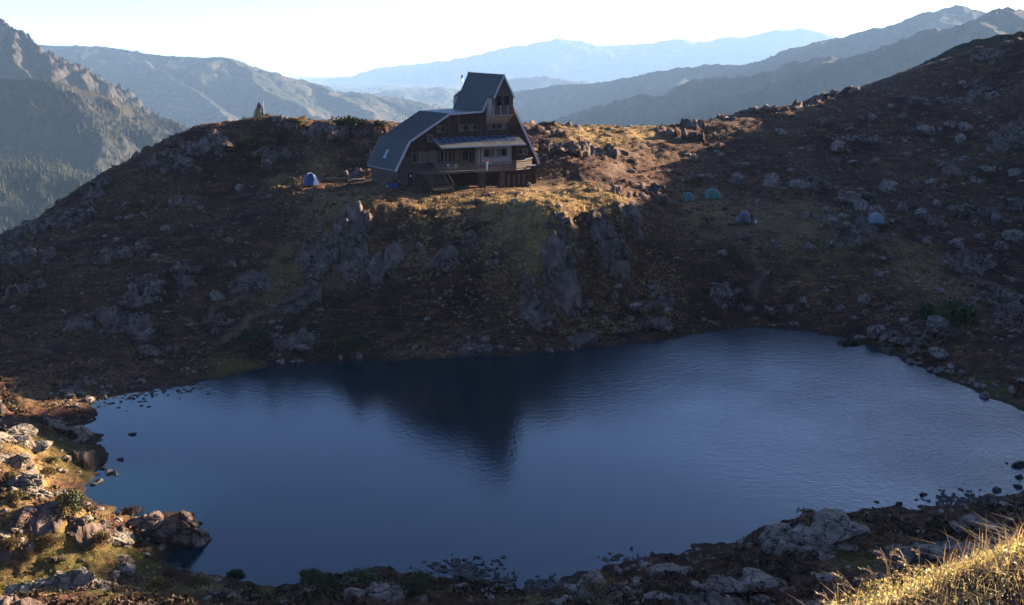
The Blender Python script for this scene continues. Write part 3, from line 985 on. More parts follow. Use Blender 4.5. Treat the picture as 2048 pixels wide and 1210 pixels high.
M['conifer'] = plain('conifer_needles', (0.012, 0.016, 0.010), 0.9, 0.5, 0.02)
pick = rng.random(FX.shape) < 0.17
pick &= (FX / FY > -0.62)
sp = np.stack([FX[pick], FY[pick], FZ[pick]], -1)
sp[:, 0] += rng.normal(0, 3, len(sp))
conifers('conifer_forest', sp, 'dark conifer wood covering the valley shoulder on the left', 6, 14, M['conifer'])
mask = (fbm(SX / 300, SY / 300, 4, 91) > -0.05) & (SZ < 10 - 0.0 * SX) & (rng.random(SX.shape) < 0.17) & (SX / SY > -0.55)
low_ = SZ < -25 + 45 * fbm(SX / 500, SY / 500, 3, 95)
mask &= low_
sp = np.stack([SX[mask], SY[mask], SZ[mask]], -1)
conifers('spur_forest', sp, 'scattered conifers on the lower slopes of the spur', 7, 15, M['conifer'])

# the air between: one even, pale haze
hz = MB().box(-29000, 29000, -3000, 26500, -402, 760).build('haze', None)
m = bpy.data.materials.new('haze')
m.use_nodes = True
for n in list(m.node_tree.nodes):
    m.node_tree.nodes.remove(n)
mo = m.node_tree.nodes.new('ShaderNodeOutputMaterial')
pv = m.node_tree.nodes.new('ShaderNodeVolumePrincipled')
pv.inputs['Color'].default_value = (0.38, 0.62, 1.0, 1)
pv.inputs['Density'].default_value = 0.36e-4
pv.inputs['Anisotropy'].default_value = 0.0
m.node_tree.links.new(pv.outputs[0], mo.inputs['Volume'])
hz.data.materials.append(m)
tag(hz, 'pale blue haze filling the valleys', None, None, 'stuff')
# @@NEXT
# ------------------------------------------------------------------ the mountain hut
def metal_roof_material():
    m, nt, b = new_mat('ribbed_roof_metal')
    t = NT(nt)
    o = t.objc()
    n = t.noise(t.scaled(o, (0.6, 0.6, 0.25)), 1.5, 6, 0.65)
    t.l(t.ramp(n, [(0.3, (0.060, 0.060, 0.064)), (0.7, (0.118, 0.117, 0.119))]), b.inputs['Base Color'])
    b.inputs['Metallic'].default_value = 0.35
    t.l(t.remap(n, 0.3, 0.7, 0.42, 0.6), b.inputs['Roughness'])
    return m


def wood_material(name, c0, c1, c2, axis='z', scale=1.0, rough=0.8):
    """boards: stripes across one axis, grain along the other"""
    m, nt, b = new_mat(name)
    t = NT(nt)
    o = t.objc()
    sc = (7.0, 7.0, 0.35) if axis == 'z' else (0.35, 7.0, 7.0)
    g = t.noise(t.scaled(o, sc), 1.0 * scale, 5, 0.7)
    w = t.noise(o, 0.35, 4, 0.6)
    col = t.ramp(g, [(0.28, c0), (0.5, c1), (0.75, c2)])
    col = t.mix(t.remap(w, 0.35, 0.7, 0.0, 0.5), col, tuple(c * 0.55 for c in c1))
    t.l(col, b.inputs['Base Color'])
    b.inputs['Roughness'].default_value = rough
    b.inputs['Specular IOR Level'].default_value = 0.2
    t.l(t.bump(g, 0.6, 0.04), b.inputs['Normal'])
    return m


def glass_material(name, col, rough=0.08):
    m, nt, b = new_mat(name)
    t = NT(nt)
    n = t.noise(t.objc(), 1.2, 2, 0.5)
    t.l(t.ramp(n, [(0.3, tuple(c * 0.7 for c in col)), (0.7, col)]), b.inputs['Base Color'])
    b.inputs['Roughness'].default_value = rough
    b.inputs['Specular IOR Level'].default_value = 0.6
    return m


M['roof'] = metal_roof_material()
M['wall_wood'] = wood_material('dark_larch_boards', (0.015, 0.006, 0.005), (0.046, 0.017, 0.012), (0.098, 0.039, 0.026))
M['bay_wood'] = wood_material('weathered_boards', (0.045, 0.029, 0.024), (0.10, 0.066, 0.054), (0.18, 0.125, 0.10))
M['deck_wood'] = wood_material('grey_deck_timber', (0.05, 0.034, 0.027), (0.115, 0.08, 0.062), (0.19, 0.14, 0.11), 'x')
M['brown_wood'] = wood_material('brown_timber', (0.08, 0.045, 0.025), (0.16, 0.09, 0.045), (0.24, 0.14, 0.07))
M['trim'] = plain('pale_trim_paint', (0.23, 0.205, 0.19), 0.6, 0.18, 2.0)
M['verge'] = plain('pale_verge_paint', (0.40, 0.38, 0.36), 0.6, 0.2, 2.0)
M['cream'] = plain('cream_panel', (0.27, 0.22, 0.185), 0.7, 0.12, 1.0)
M['casing'] = plain('worn_window_frame', (0.15, 0.11, 0.09), 0.7, 0.25, 2.0)
M['soffit'] = plain('pale_soffit_boards', (0.30, 0.245, 0.18), 0.75, 0.2, 2.0, grain=(0.3, 6, 1))
M['glass'] = glass_material('window_glass', (0.012, 0.012, 0.016))
M['solar'] = glass_material('solar_cells', (0.030, 0.048, 0.115), 0.12)
M['masonry'] = rock_material('rubble_masonry', (0.135, 0.085, 0.068), (0.20, 0.15, 0.12), (0.06, 0.04, 0.035), 3.0)
M['steel'] = plain('galvanised_steel', (0.32, 0.33, 0.34), 0.45, 0.2, 4.0, 0.6)
M['blue_plastic'] = plain('blue_plastic', (0.02, 0.07, 0.24), 0.45, 0.2, 2.0)
M['white'] = plain('white_plastic', (0.72, 0.71, 0.70), 0.5, 0.1, 2.0)
M['red_cloth'] = plain('red_cloth', (0.45, 0.06, 0.08), 0.85, 0.2, 3.0)
M['green_cloth'] = plain('green_cloth', (0.08, 0.30, 0.09), 0.85, 0.2, 3.0)
M['rubber'] = plain('black_rubber', (0.02, 0.02, 0.02), 0.8, 0.3, 3.0)

hut = empty('mountain_hut', HUT_O, HUT_RZ)
tag(hut, 'wooden A-frame mountain hut with grey metal roof and solar canopy above the lake', 'mountain hut')
LEN = 10.3                                                  # depth of the house; x runs along the front, y into the house
PR = [(-17.9, 3.0), (-15.55, 7.2), (-8.9, 11.1), (-3.35, 11.35), (-0.45, 16.75), (6.85, 3.1)]
# walls under the roof: timber above, masonry below
ins = [(-17.45, 3.0), (-15.25, 6.95), (-8.8, 10.8), (-3.2, 11.05), (-0.45, 16.2), (6.5, 3.1)]
MB().prism([(6.5, 3.1), (-0.45, 16.2), (-3.2, 11.05), (-8.8, 10.8), (-15.25, 6.95), (-16.2, 5.3), (-11.2, 3.4), (6.5, 3.0)], 0.0, 9.3).build('wall', M['wall_wood'], hut)
MB().prism([(-11.5, -3.0), (6.7, -3.0), (6.55, 2.995), (-11.2, 3.395), (-11.5, 3.5)], 0.06, LEN - 0.17).build('cellar_wall', M['wall_wood'], hut)  # dark boards put the shade under the terrace into the wall colour
MB().prism([(-17.3, -2.2), (-11.52, -2.6), (-11.52, 3.27), (-16.19, 5.26), (-17.4, 3.0)], 0.03, LEN - 0.15).build('stone_base', M['masonry'], hut)['label'] = 'red brown rubble stone lower walls'


def roof_plane(p, q, y0, y1, name='roof_panel', ribs=True, thick=0.16, mat='roof', rise=0.0):
    p, q = Vector((p[0], 0, p[1])), Vector((q[0], 0, q[1]))
    d = (q - p).normalized()
    nrm = Vector((-d.z, 0, d.x))
    if nrm.z < 0 and abs(nrm.z) > 1e-3:
        nrm = -nrm
    a, b = p - nrm * thick, q - nrm * thick
    o = MB().hexa([(a.x, y0, a.z), (b.x, y0, b.z), (b.x, y1, b.z + rise), (a.x, y1, a.z), (p.x, y0, p.z), (q.x, y0, q.z), (q.x, y1, q.z + rise), (p.x, y1, p.z)]).build(name, M[mat], hut)
    if ribs:
        r = MB()
        y = y0 + 0.25
        while y < y1 - 0.1:
            u, v = p + nrm * 0.003, q + nrm * 0.003 + Vector((0, 0, rise * (y - y0) / (y1 - y0)))
            r.hexa([(u.x, y, u.z), (v.x, y, v.z), (v.x, y + 0.10, v.z), (u.x, y + 0.10, u.z),
                    (u.x + nrm.x * 0.09, y, u.z + nrm.z * 0.09), (v.x + nrm.x * 0.09, y, v.z + nrm.z * 0.09), (v.x + nrm.x * 0.09, y + 0.10, v.z + nrm.z * 0.09), (u.x + nrm.x * 0.09, y + 0.10, u.z + nrm.z * 0.09)])
            y += 0.58
        r.build('seams', M['roof'], o)
    return o


Y0 = -0.42
roof_plane(PR[0], PR[1], Y0, LEN)
roof_plane((PR[1][0] + 0.005, PR[1][1] + 0.003), PR[2], Y0, LEN)
roof_plane(PR[2], PR[3], Y0, LEN, ribs=False)
TL = (-2.25, 13.40)                                          # where the tower roof steps out over the bay
TE = 9.45                                                    # the tower ends short of the long roof
roof_plane((-3.30, 11.40), TL, Y0, TE)
roof_plane((TL[0] + 0.003, TL[1] + 0.005), (PR[4][0], PR[4][1]), -2.15, TE, rise=0.26)
TR = (1.36, 13.40)
roof_plane((TR[0], TR[1]), (PR[4][0] + 0.006, PR[4][1] + 0.01), -2.15, TE, rise=0.26)
roof_plane((PR[5][0], PR[5][1]), (TR[0] + 0.004, TR[1] - 0.008), Y0, TE)
MB().beam((PR[4][0], -2.2, PR[4][1] + 0.05), (PR[4][0], TE + 0.05, PR[4][1] + 0.31), 0.28, 0.10).build('ridge_cap', M['steel'], hut)


def verge(a, b, y, w=0.30):
    MB().beam((a[0], y, a[1]), (b[0], y, b[1]), 0.06, w, (0, 0, 1) if abs(a[0] - b[0]) > 0.4 else (1, 0, 0)).build('verge_board', M['verge'], hut)


off = 0.10
verge((PR[0][0], PR[0][1] - off), (PR[1][0], PR[1][1] - off), Y0 - 0.035, 0.34)
verge((PR[1][0], PR[1][1] - off), (PR[2][0], PR[2][1] - off), Y0 - 0.035)
verge((PR[2][0], PR[2][1] - off), (PR[3][0] + 0.1, PR[3][1] - off), Y0 - 0.035)
verge((PR[3][0] + 0.1, PR[3][1] - off), (TL[0] + 0.05, TL[1] - off), Y0 - 0.037)
verge((PR[5][0], PR[5][1] - off), (2.45, 11.34), Y0 - 0.035, 0.34)
verge((TL[0] + 0.02, TL[1] - off), (PR[4][0], PR[4][1] - off), -2.185, 0.24)
verge((TR[0] - 0.02, TR[1] - off), (PR[4][0], PR[4][1] - off), -2.187, 0.24)
for s in (1,):
    MB().box(-17.95, -17.85, Y0, LEN, 2.82, 2.99).build('gutter', M['trim'], hut)
    MB().beam((-18.0, Y0 + 0.05, 3.1), (-15.66, Y0 + 0.05, 7.22), 0.05, 0.02).build('flashing', M['trim'], hut)
    MB().beam((-18.02, LEN - 0.03, 3.12), (-15.66, LEN - 0.03, 7.28), 0.09, 0.09).build('flashing', M['trim'], hut)

# skylight in the lower roof
d_ = (Vector((PR[1][0], 0, PR[1][1])) - Vector((PR[0][0], 0, PR[0][1]))).normalized()
n_ = Vector((-d_.z, 0, d_.x))
mid_ = Vector((PR[0][0], 5.2, PR[0][1])) + d_ * 2.35
yv = Vector((0, 1, 0))


def slab(c, u, v, w, hu, hv, t0, t1):
    return MB().hexa([c - u * hu - v * hv + w * t0, c + u * hu - v * hv + w * t0, c + u * hu + v * hv + w * t0, c - u * hu + v * hv + w * t0,
                      c - u * hu - v * hv + w * t1, c + u * hu - v * hv + w * t1, c + u * hu + v * hv + w * t1, c - u * hu + v * hv + w * t1])


sk = slab(mid_, d_, yv, n_, 0.62, 0.46, 0.0, 0.15).build('skylight', M['trim'], hut)
slab(mid_ + d_ * 0.03, d_, yv, n_, 0.52, 0.38, 0.152, 0.17).build('pane', glass_material('skylight_glass', (0.10, 0.17, 0.22), 0.03), sk)
slab(mid_ - d_ * 0.66, d_, yv, n_, 0.05, 0.52, 0.005, 0.2).build('sill', M['white'], sk)

# the tower bays front and back
for yb, ye in ((-1.8, 0.02), (TE + 1.5, TE - 0.3)):
    pts = [(-2.36, 10.75), (1.3, 10.75), (1.3, 13.3), (-0.5, 16.45), (-2.36, 13.25)] if yb < 0 else [(-2.36, 10.75), (1.3, 10.75), (1.3, 13.3), (-0.5, 14.6), (-2.36, 13.3)]
    bay = MB().prism(pts, yb, ye).build('tower_bay', M['bay_wood'], hut)
    bay['label'] = 'weathered board bay jutting from the tower gable'
    sgn = 1 if yb < 0 else -1
    # sloping pale underside
    MB().hexa([(-2.3, yb + sgn * 0.02, 10.70), (1.25, yb + sgn * 0.02, 10.70), (1.25, ye, 9.42), (-2.3, ye, 9.42), (-2.3, yb + sgn * 0.02, 10.745), (1.25, yb + sgn * 0.02, 10.745), (1.25, ye, 9.60), (-2.3, ye, 9.60)]).build('soffit', M['soffit'], hut)
    cheek = MB().hexa([(-2.42, ye, 9.42), (-2.365, ye, 9.42), (-2.365, yb, 10.72), (-2.42, yb, 10.72), (-2.42, ye, 13.2), (-2.365, ye, 13.2), (-2.365, yb, 13.2), (-2.42, yb, 13.2)])
    cheek.build('cheek_panel', M['cream'], hut)
    cheek = MB().hexa([(1.305, ye, 9.42), (1.36, ye, 9.42), (1.36, yb, 10.72), (1.305, yb, 10.72), (1.305, ye, 13.2), (1.36, ye, 13.2), (1.36, yb, 13.2), (1.305, yb, 13.2)])
    cheek.build('cheek_panel', M['cream'], hut)
bf = -1.8
for x0, x1 in ((-1.65, -0.75), (-0.35, 0.6)):
    w = MB().box(x0, x1, bf - 0.012, bf + 0.01, 12.25, 13.55).build('tower_opening', M['glass'], hut)
    f = MB()
    f.box(x0 - 0.07, x0, bf - 0.05, bf, 12.2, 13.6).box(x1, x1 + 0.07, bf - 0.05, bf, 12.2, 13.6).box(x0, x1, bf - 0.052, bf, 13.55, 13.63)
    f.build('frame', M['bay_wood'], w)
for k in range(9):
    x = -2.25 + k * 0.42
    MB().box(x, x + 0.2, bf - 0.10, bf - 0.055, 10.8, 12.22 + 0.03 * ((k * 7) % 3)).build('balcony_slat', M['bay_wood'] if k % 3 else M['trim'], hut)
MB().box(-2.3, 1.3, bf - 0.055, bf - 0.012, 11.0, 11.1).build('balcony_rail', M['bay_wood'], hut)
MB().box(-2.4, 1.36, bf - 0.09, bf + 0.01, 10.62, 10.78).build('bay_sill', M['trim'], hut)


def braced_shutter(x0, x1, z0, z1, y, parent, flip=False, mat='wall_wood'):
    s = MB().box(x0, x1, y - 0.045, y - 0.01, z0, z1).build('shutter', M[mat], parent)
    e = 0.075
    b = MB()
    b.box(x0, x0 + e, y - 0.07, y - 0.047, z0, z1).box(x1 - e, x1, y - 0.07, y - 0.047, z0, z1).box(x0 + e, x1 - e, y - 0.071, y - 0.047, z0, z0 + e).box(x0 + e, x1 - e, y - 0.071, y - 0.047, z1 - e, z1)
    a, c = ((x0 + e, z0 + e), (x1 - e, z1 - e)) if not flip else ((x0 + e, z1 - e), (x1 - e, z0 + e))
    b.beam((a[0], y - 0.058, a[1]), (c[0], y - 0.058, c[1]), 0.022, 0.08)
    b.build('brace', M['casing'], s)
    return s


def hut_window(x0, x1, z0, z1, y=0.0, split=0.5, shutter='left', mat='wall_wood'):
    w = MB().box(x0, x1, y - 0.012, y + 0.03, z0, z1).build('window', M['glass'], hut)
    t = 0.085
    f = MB()
    f.box(x0 - t, x0, y - 0.09, y + 0.01, z0 - t, z1 + t).box(x1, x1 + t, y - 0.09, y + 0.01, z0 - t, z1 + t).box(x0, x1, y - 0.088, y + 0.01, z1, z1 + t).box(x0, x1, y - 0.088, y + 0.01, z0 - t, z0)
    f.build('frame', M['casing'], w)
    MB().box(x0 - 0.15, x1 + 0.15, y - 0.16, y - 0.091, z0 - t - 0.05, z0 - t + 0.015).build('sill', M['casing'], w)
    xm = x0 + (x1 - x0) * split
    if shutter == 'left':
        braced_shutter(x0 + 0.01, xm, z0 + 0.01, z1 - 0.01, y - 0.012, w, mat=mat)
    elif shutter == 'right':
        braced_shutter(xm, x1 - 0.01, z0 + 0.01, z1 - 0.01, y - 0.012, w, True, mat=mat)
    elif shutter == 'full':
        braced_shutter(x0 + 0.01, x1 - 0.01, z0 + 0.01, z1 - 0.01, y - 0.012, w, mat=mat)
    return w


hut_window(-10.78, -9.46, 8.45, 9.25)
hut_window(-6.92, -5.68, 8.50, 9.28)
hut_window(-5.28, -4.08, 8.52, 9.30)
hut_window(-12.35, -11.6, 7.05, 8.03, shutter='full')
hut_window(-1.95, -0.75, 8.58, 9.28)
hut_window(-0.35, 0.85, 8.58, 9.28, shutter='right', mat='brown_wood')
hut_window(-13.9, -13.0, 4.05, 5.5, shutter='full', mat='brown_wood')
hut_window(-11.95, -11.1, 4.05, 5.5, shutter='full', mat='brown_wood')
MB().box(-12.85, -12.1, -0.06, -0.01, 4.0, 5.5).build('board_panel', M['brown_wood'], hut)
hut_window(-14.95, -14.35, 4.1, 5.4, shutter='none')
hut_window(3.2, 4.0, 4.5, 5.25, shutter='none')
hut_window(4.15, 4.95, 4.5, 5.25, shutter='full')
for x, z0, z1 in ((-8.75, 7.7, 10.7), (-7.15, 7.7, 10.8), (-4.9, 7.7, 8.3), (-3.5, 7.7, 10.9), (-2.3, 7.7, 9.45), (1.3, 7.7, 9.5), (4.0, 5.9, 7.9)):
    MB().box(x - 0.09, x + 0.09, -0.13, -0.005, z0, z1).build('post', M['bay_wood'], hut)

# solar canopy
CX0, CX1, CA, CB = -11.4, 3.15, (0.0, 7.48), (-2.6, 6.30)    # (y, z) of the top and bottom edge
cd = Vector((0, CB[0] - CA[0], CB[1] - CA[1]))
cl = cd.length
cd.normalize()
cn = Vector((0, cd.z, -cd.y))
canopy = MB().hexa([(CX0, CB[0], CB[1] - 0.12), (CX1, CB[0], CB[1] - 0.12), (CX1, CA[0], CA[1] - 0.12), (CX0, CA[0], CA[1] - 0.12), (CX0, CB[0], CB[1]), (CX1, CB[0], CB[1]), (CX1, CA[0], CA[1]), (CX0, CA[0], CA[1])]).build('canopy', M['roof'], hut)
MB().box(CX0 - 0.03, CX1 + 0.03, CB[0] - 0.07, CB[0] - 0.005, CB[1] - 0.2, CB[1] + 0.05).build('fascia', M['verge'], canopy)
MB().beam((CX0 - 0.04, CA[0] - 0.1, CA[1] - 0.08), (CX0 - 0.04, CB[0], CB[1] - 0.08), 0.07, 0.3).build('verge_board', M['trim'], canopy)
ux = Vector((1, 0, 0))
for r in range(2):
    for c in range(11):
        cen = Vector((CX0 + 0.95 + c * 1.2, CA[0], CA[1])) + cd * (0.42 + r * 0.86)
        pn = slab(cen, ux, cd, cn, 0.56, 0.40, 0.012, 0.06).build('solar_panel', M['solar'], canopy)
        fr = MB()
        for (a0, a1, b0, b1) in ((-0.585, -0.55, -0.42, 0.42), (0.55, 0.585, -0.42, 0.42), (-0.55, 0.55, -0.42, -0.39), (-0.55, 0.55, 0.39, 0.42)):
            s_ = slab(cen + ux * (a0 + a1) / 2 + cd * (b0 + b1) / 2, ux, cd, cn, (a1 - a0) / 2, (b1 - b0) / 2, 0.01, 0.075)
            i0 = len(fr.v)
            fr.v += s_.v
            fr.f += [tuple(i0 + k for k in f) for f in s_.f]
        fr.build('rim', M['steel'], canopy)
for x in (-10.6, -7.8, -4.5):
    MB().beam((x, -0.02, 5.2), (x, -2.2, 6.32), 0.1, 0.14).build('bracket', M['bay_wood'], hut)
for x in (-10.9, -4.75):
    MB().box(x - 0.08, x + 0.08, -2.5, -2.34, 2.8, 6.18).build('canopy_post', M['bay_wood'], hut)

# cream bay under the canopy
MB().box(-4.4, 1.5, -1.0, -0.005, 2.85, 5.95).build('cream_bay', M['cream'], hut)['label'] = 'cream panelled bay under the canopy'
for x0, x1, sh in ((-3.35, -1.65, 'right'), (-1.1, 0.55, 'left')):
    hut_window(x0, x1, 4.5, 5.5, -1.0, 0.5, sh, 'brown_wood')
for x0, x1 in ((-10.3, -9.2), (-9.0, -7.9), (-6.6, -5.6)):
    hut_window(x0, x1, 3.9, 5.4, shutter='none')
for x in (-7.6, -7.3, -7.0, -10.75, -8.4):
    MB().box(x - 0.1, x + 0.1, -0.1, -0.02, 2.85, 5.5).build('timber_board', M['brown_wood'], hut)
dr = MB().box(-5.5, -4.6, -0.06, -0.01, 2.85, 4.95).build('door', M['wall_wood'], hut)
MB().box(-4.72, -4.66, -0.12, -0.065, 3.85, 3.95).build('handle', M['steel'], dr)

# basement door
dr = MB().box(-15.85, -14.85, -0.05, 0.0, 0.75, 2.65).build('door', M['wall_wood'], hut)
MB().box(-15.97, -15.86, -0.10, 0.01, 0.70, 2.77).box(-14.84, -14.73, -0.10, 0.01, 0.70, 2.77).box(-15.86, -14.84, -0.098, 0.01, 2.66, 2.77).build('frame', M['casing'], dr)
MB().box(-15.45, -15.2, -0.062, -0.05, 1.9, 2.2).build('notice', M['white'], dr)

# terrace on stone piers, with plank railings
FRONT = [(-11.6, -3.5), (-7.1, -3.8), (-6.8, -4.6), (0.2, -4.6), (3.6, -3.5)]
deck = MB()
poly = FRONT + [(3.6, -0.02), (-11.6, -0.02)]
i0 = len(deck.v)
deck.v += [(x, y, 2.52) for x, y in poly] + [(x, y, 2.78) for x, y in poly]
n = len(poly)
deck.f.append(tuple(range(n))[::-1])
deck.f.append(tuple(range(n, 2 * n)))
for k in range(n):
    deck.f.append((k, (k + 1) % n, n + (k + 1) % n, n + k))
terrace = deck.build('terrace', M['deck_wood'], hut)
rail_pts = [(-11.6, -0.4)] + FRONT + [(3.6, -0.3)]
rail_rng = random.Random(2)
for a, b in zip(rail_pts[:-1], rail_pts[1:]):
    L = math.hypot(b[0] - a[0], b[1] - a[1])
    if L < 1.2:
        MB().box(a[0] - 0.06, a[0] + 0.06, a[1] - 0.06, a[1] + 0.06, 2.4, 3.98).build('railing_post', M['deck_wood'], terrace)
    else:
        k = max(1, int(L / 2.2))
        for i in range(k + 1):
            x, y = a[0] + (b[0] - a[0]) * i / k, a[1] + (b[1] - a[1]) * i / k
            MB().box(x - 0.06, x + 0.06, y - 0.06, y + 0.06, 2.4, 3.96).build('railing_post', M['deck_wood'], terrace)
    dx, dy = (b[0] - a[0]) / L, (b[1] - a[1]) / L
    for j, z in enumerate((2.86, 3.16, 3.46, 3.80)):
        sh = 0.085
        MB().beam((a[0] + dy * sh, a[1] - dx * sh, z + 0.1), (b[0] + dy * sh, b[1] - dx * sh, z + 0.1 + rail_rng.uniform(-0.02, 0.02)), 0.045, 0.265 if j < 3 else 0.16).build('railing_plank', M['deck_wood'], terrace)
MB().beam((FRONT[0][0], FRONT[0][1] - 0.13, 2.62), (FRONT[1][0], FRONT[1][1] - 0.13, 2.62), 0.08, 0.34).build('edge_beam', M['deck_wood'], terrace)
MB().beam((FRONT[2][0], FRONT[2][1] - 0.13, 2.62), (FRONT[3][0], FRONT[3][1] - 0.13, 2.62), 0.08, 0.34).build('edge_beam', M['deck_wood'], terrace)
for x in (-5.3, -1.95):
    MB().hexa([(x - 0.55, -4.3, -2.5), (x + 0.55, -4.3, -2.5), (x + 0.55, -3.3, -2.5), (x - 0.55, -3.3, -2.5), (x - 0.38, -4.2, 2.5), (x + 0.38, -4.2, 2.5), (x + 0.38, -3.4, 2.5), (x - 0.38, -3.4, 2.5)]).build('stone_pier', M['masonry'], hut)
MB().box(-1.0, 2.6, -3.3, -3.1, -2.5, 2.5).build('plank_wall', M['wall_wood'], hut)
for k in range(8):
    MB().box(-0.95 + k * 0.45, -0.95 + k * 0.45 + 0.38, -3.36, -3.302, 0.0, 1.7 + 0.05 * (k % 3)).build('wall_plank', M['bay_wood'] if k % 2 else M['wall_wood'], hut)

# landing and broad wooden steps
MB().box(-14.7, -11.62, -3.2, -0.05, 2.50, 2.76).build('landing', M['deck_wood'], hut)
stairs = MB().beam((-14.75, -3.1, 2.55), (-14.75, -6.6, 0.35), 0.08, 0.32).build('stair_stringer', M['wall_wood'], hut)
MB().beam((-11.55, -3.1, 2.55), (-11.55, -6.6, 0.35), 0.08, 0.32).build('stair_stringer', M['bay_wood'], hut)
for k in range(9):
    z, y = 2.48 - k * 0.235, -3.3 - k * 0.37
    MB().box(-14.69, -11.61, y - 0.3, y, z - 0.05, z).build('stair_tread', M['deck_wood'], hut)
MB().beam((-11.5, -3.2, 3.75), (-11.5, -6.6, 1.45), 0.07, 0.12).build('handrail', M['deck_wood'], hut)
for y, z in ((-3.3, 2.4), (-6.5, 0.3)):
    MB().box(-11.56, -11.44, y - 0.06, y + 0.06, z, z + 1.3).build('handrail_post', M['deck_wood'], hut)

# antenna on the back gable
an = MB().tube((-1.5, 9.75, 14.2), (-1.5, 9.75, 18.3), 0.03, 0.015, 6).build('antenna_mast', M['steel'], hut)
MB().box(-1.62, -1.38, 9.6, 9.71, 16.1, 16.6).tube((-1.5, 9.66, 16.3), (-1.3, 9.6, 15.5), 0.06, 0.06, 6).build('antenna_box', M['steel'], an)
MB().beam((-1.5, 9.75, 14.3), (-0.8, 9.5, 14.6), 0.05, 0.05).build('antenna_bracket', M['steel'], an)


def hut_world(x, y, z):
    c, s = math.cos(HUT_RZ), math.sin(HUT_RZ)
    return Vector((HUT_O.x + x * c - y * s, HUT_O.y + x * s + y * c, HUT_O.z + z))


# things kept on the terrace
def chair(x, y, rz, label):
    c = empty('garden_chair', hut_world(x, y, 2.785), HUT_RZ + rz)
    tag(c, label, 'chair', 'white chairs on the terrace')
    MB().box(-0.24, 0.24, -0.24, 0.24, 0.42, 0.46).build('seat', M['white'], c)
    MB().hexa([(-0.24, 0.2, 0.46), (0.24, 0.2, 0.46), (0.24, 0.25, 0.46), (-0.24, 0.25, 0.46), (-0.22, 0.32, 0.95), (0.22, 0.32, 0.95), (0.22, 0.36, 0.95), (-0.22, 0.36, 0.95)]).build('backrest', M['white'], c)
    for sx in (-1, 1):
        for sy in (-1, 1):
            MB().tube((sx * 0.2, sy * 0.2, 0.42), (sx * 0.24, sy * 0.25, 0.0), 0.022, 0.02, 6).build('leg', M['white'], c)
        MB().box(sx * 0.27 - 0.03, sx * 0.27 + 0.03, -0.22, 0.24, 0.62, 0.66).build('armrest', M['white'], c)


chair(-9.9, -2.2, 0.4, 'white garden chair on the terrace, nearer the steps')
chair(-8.7, -2.1, -0.5, 'white garden chair on the terrace, nearer the cream bay')
tb = empty('terrace_table', hut_world(-9.3, -1.3, 2.785), HUT_RZ)
tag(tb, 'wooden terrace table behind the white chairs', 'table')
MB().box(-0.9, 0.9, -0.4, 0.4, 0.70, 0.75).build('tabletop', M['deck_wood'], tb)
for sx in (-1, 1):
    MB().box(sx * 0.75 - 0.04, sx * 0.75 + 0.04, -0.34, 0.34, 0.0, 0.70).build('leg', M['deck_wood'], tb)


def cloth(name, x, y, z0, z1, w, mat, label, cat):
    xs = np.linspace(-w / 2, w / 2, 7)
    v, f = [], []
    for j, z in enumerate(np.linspace(z0, z1, 6)):
        for i, a in enumerate(xs):
            v.append((a + 0.015 * math.sin(j * 2), -0.03 - 0.035 * math.sin(i * 1.9 + j * 0.4), z))
    for j in range(5):
        for i in range(6):
            a = j * 7 + i
            f.append((a, a + 1, a + 8, a + 7))
    me = bpy.data.meshes.new(name)
    me.from_pydata(v, [], f)
    o = link(name, me, mat, loc=hut_world(x, y, 0), rot=(0, 0, HUT_RZ))
    md = o.modifiers.new('thickness', 'SOLIDIFY')
    md.thickness = 0.015
    return tag(o, label, cat)


cloth('towel', -4.9, -4.78, 3.15, 4.02, 0.34, M['white'], 'white towel hung over the terrace railing', 'towel')
cloth('towel', -4.9, -4.80, 4.03, 4.28, 0.30, M['red_cloth'], 'pink red cloth above the white towel on the railing', 'towel')
cloth('towel', -4.9, -4.79, 2.75, 3.08, 0.24, M['white'], 'short white cloth below the hanging towel', 'towel')
cloth('towel', -4.25, -4.78, 3.45, 3.85, 0.24, M['green_cloth'], 'small green cloth on the terrace railing', 'towel')
pl = MB().box(-0.75, 0.75, -0.1, 0.1, 0, 0.08).build('pale_plank', M['white'], None, loc=hut_world(3.3, -3.2, 4.02), rot=(0, -0.12, HUT_RZ + 0.15))
tag(pl, 'bright plank resting on the right end of the terrace railing', 'plank')
pl = MB().box(-0.8, 0.8, -0.12, 0.12, 0, 0.10).build('pale_plank', M['white'], None, loc=hut_world(3.5, -3.75, 3.0), rot=(0, 0, HUT_RZ + 0.1))
tag(pl, 'bright plank against the right end of the terrace', 'plank')
# @@NEXT
# ------------------------------------------------------------------ rocks
def ico(sub):
    import bmesh
    bm = bmesh.new()
    bmesh.ops.create_icosphere(bm, subdivisions=sub, radius=1.0)
    v = np.array([q.co[:] for q in bm.verts])
    bm.verts.index_update()
    f = np.array([[q.index for q in fc.verts] for fc in bm.faces])
    bm.free()
    return v, f


ICO3, ICO2, ICO1 = ico(5), ico(4), ico(1)


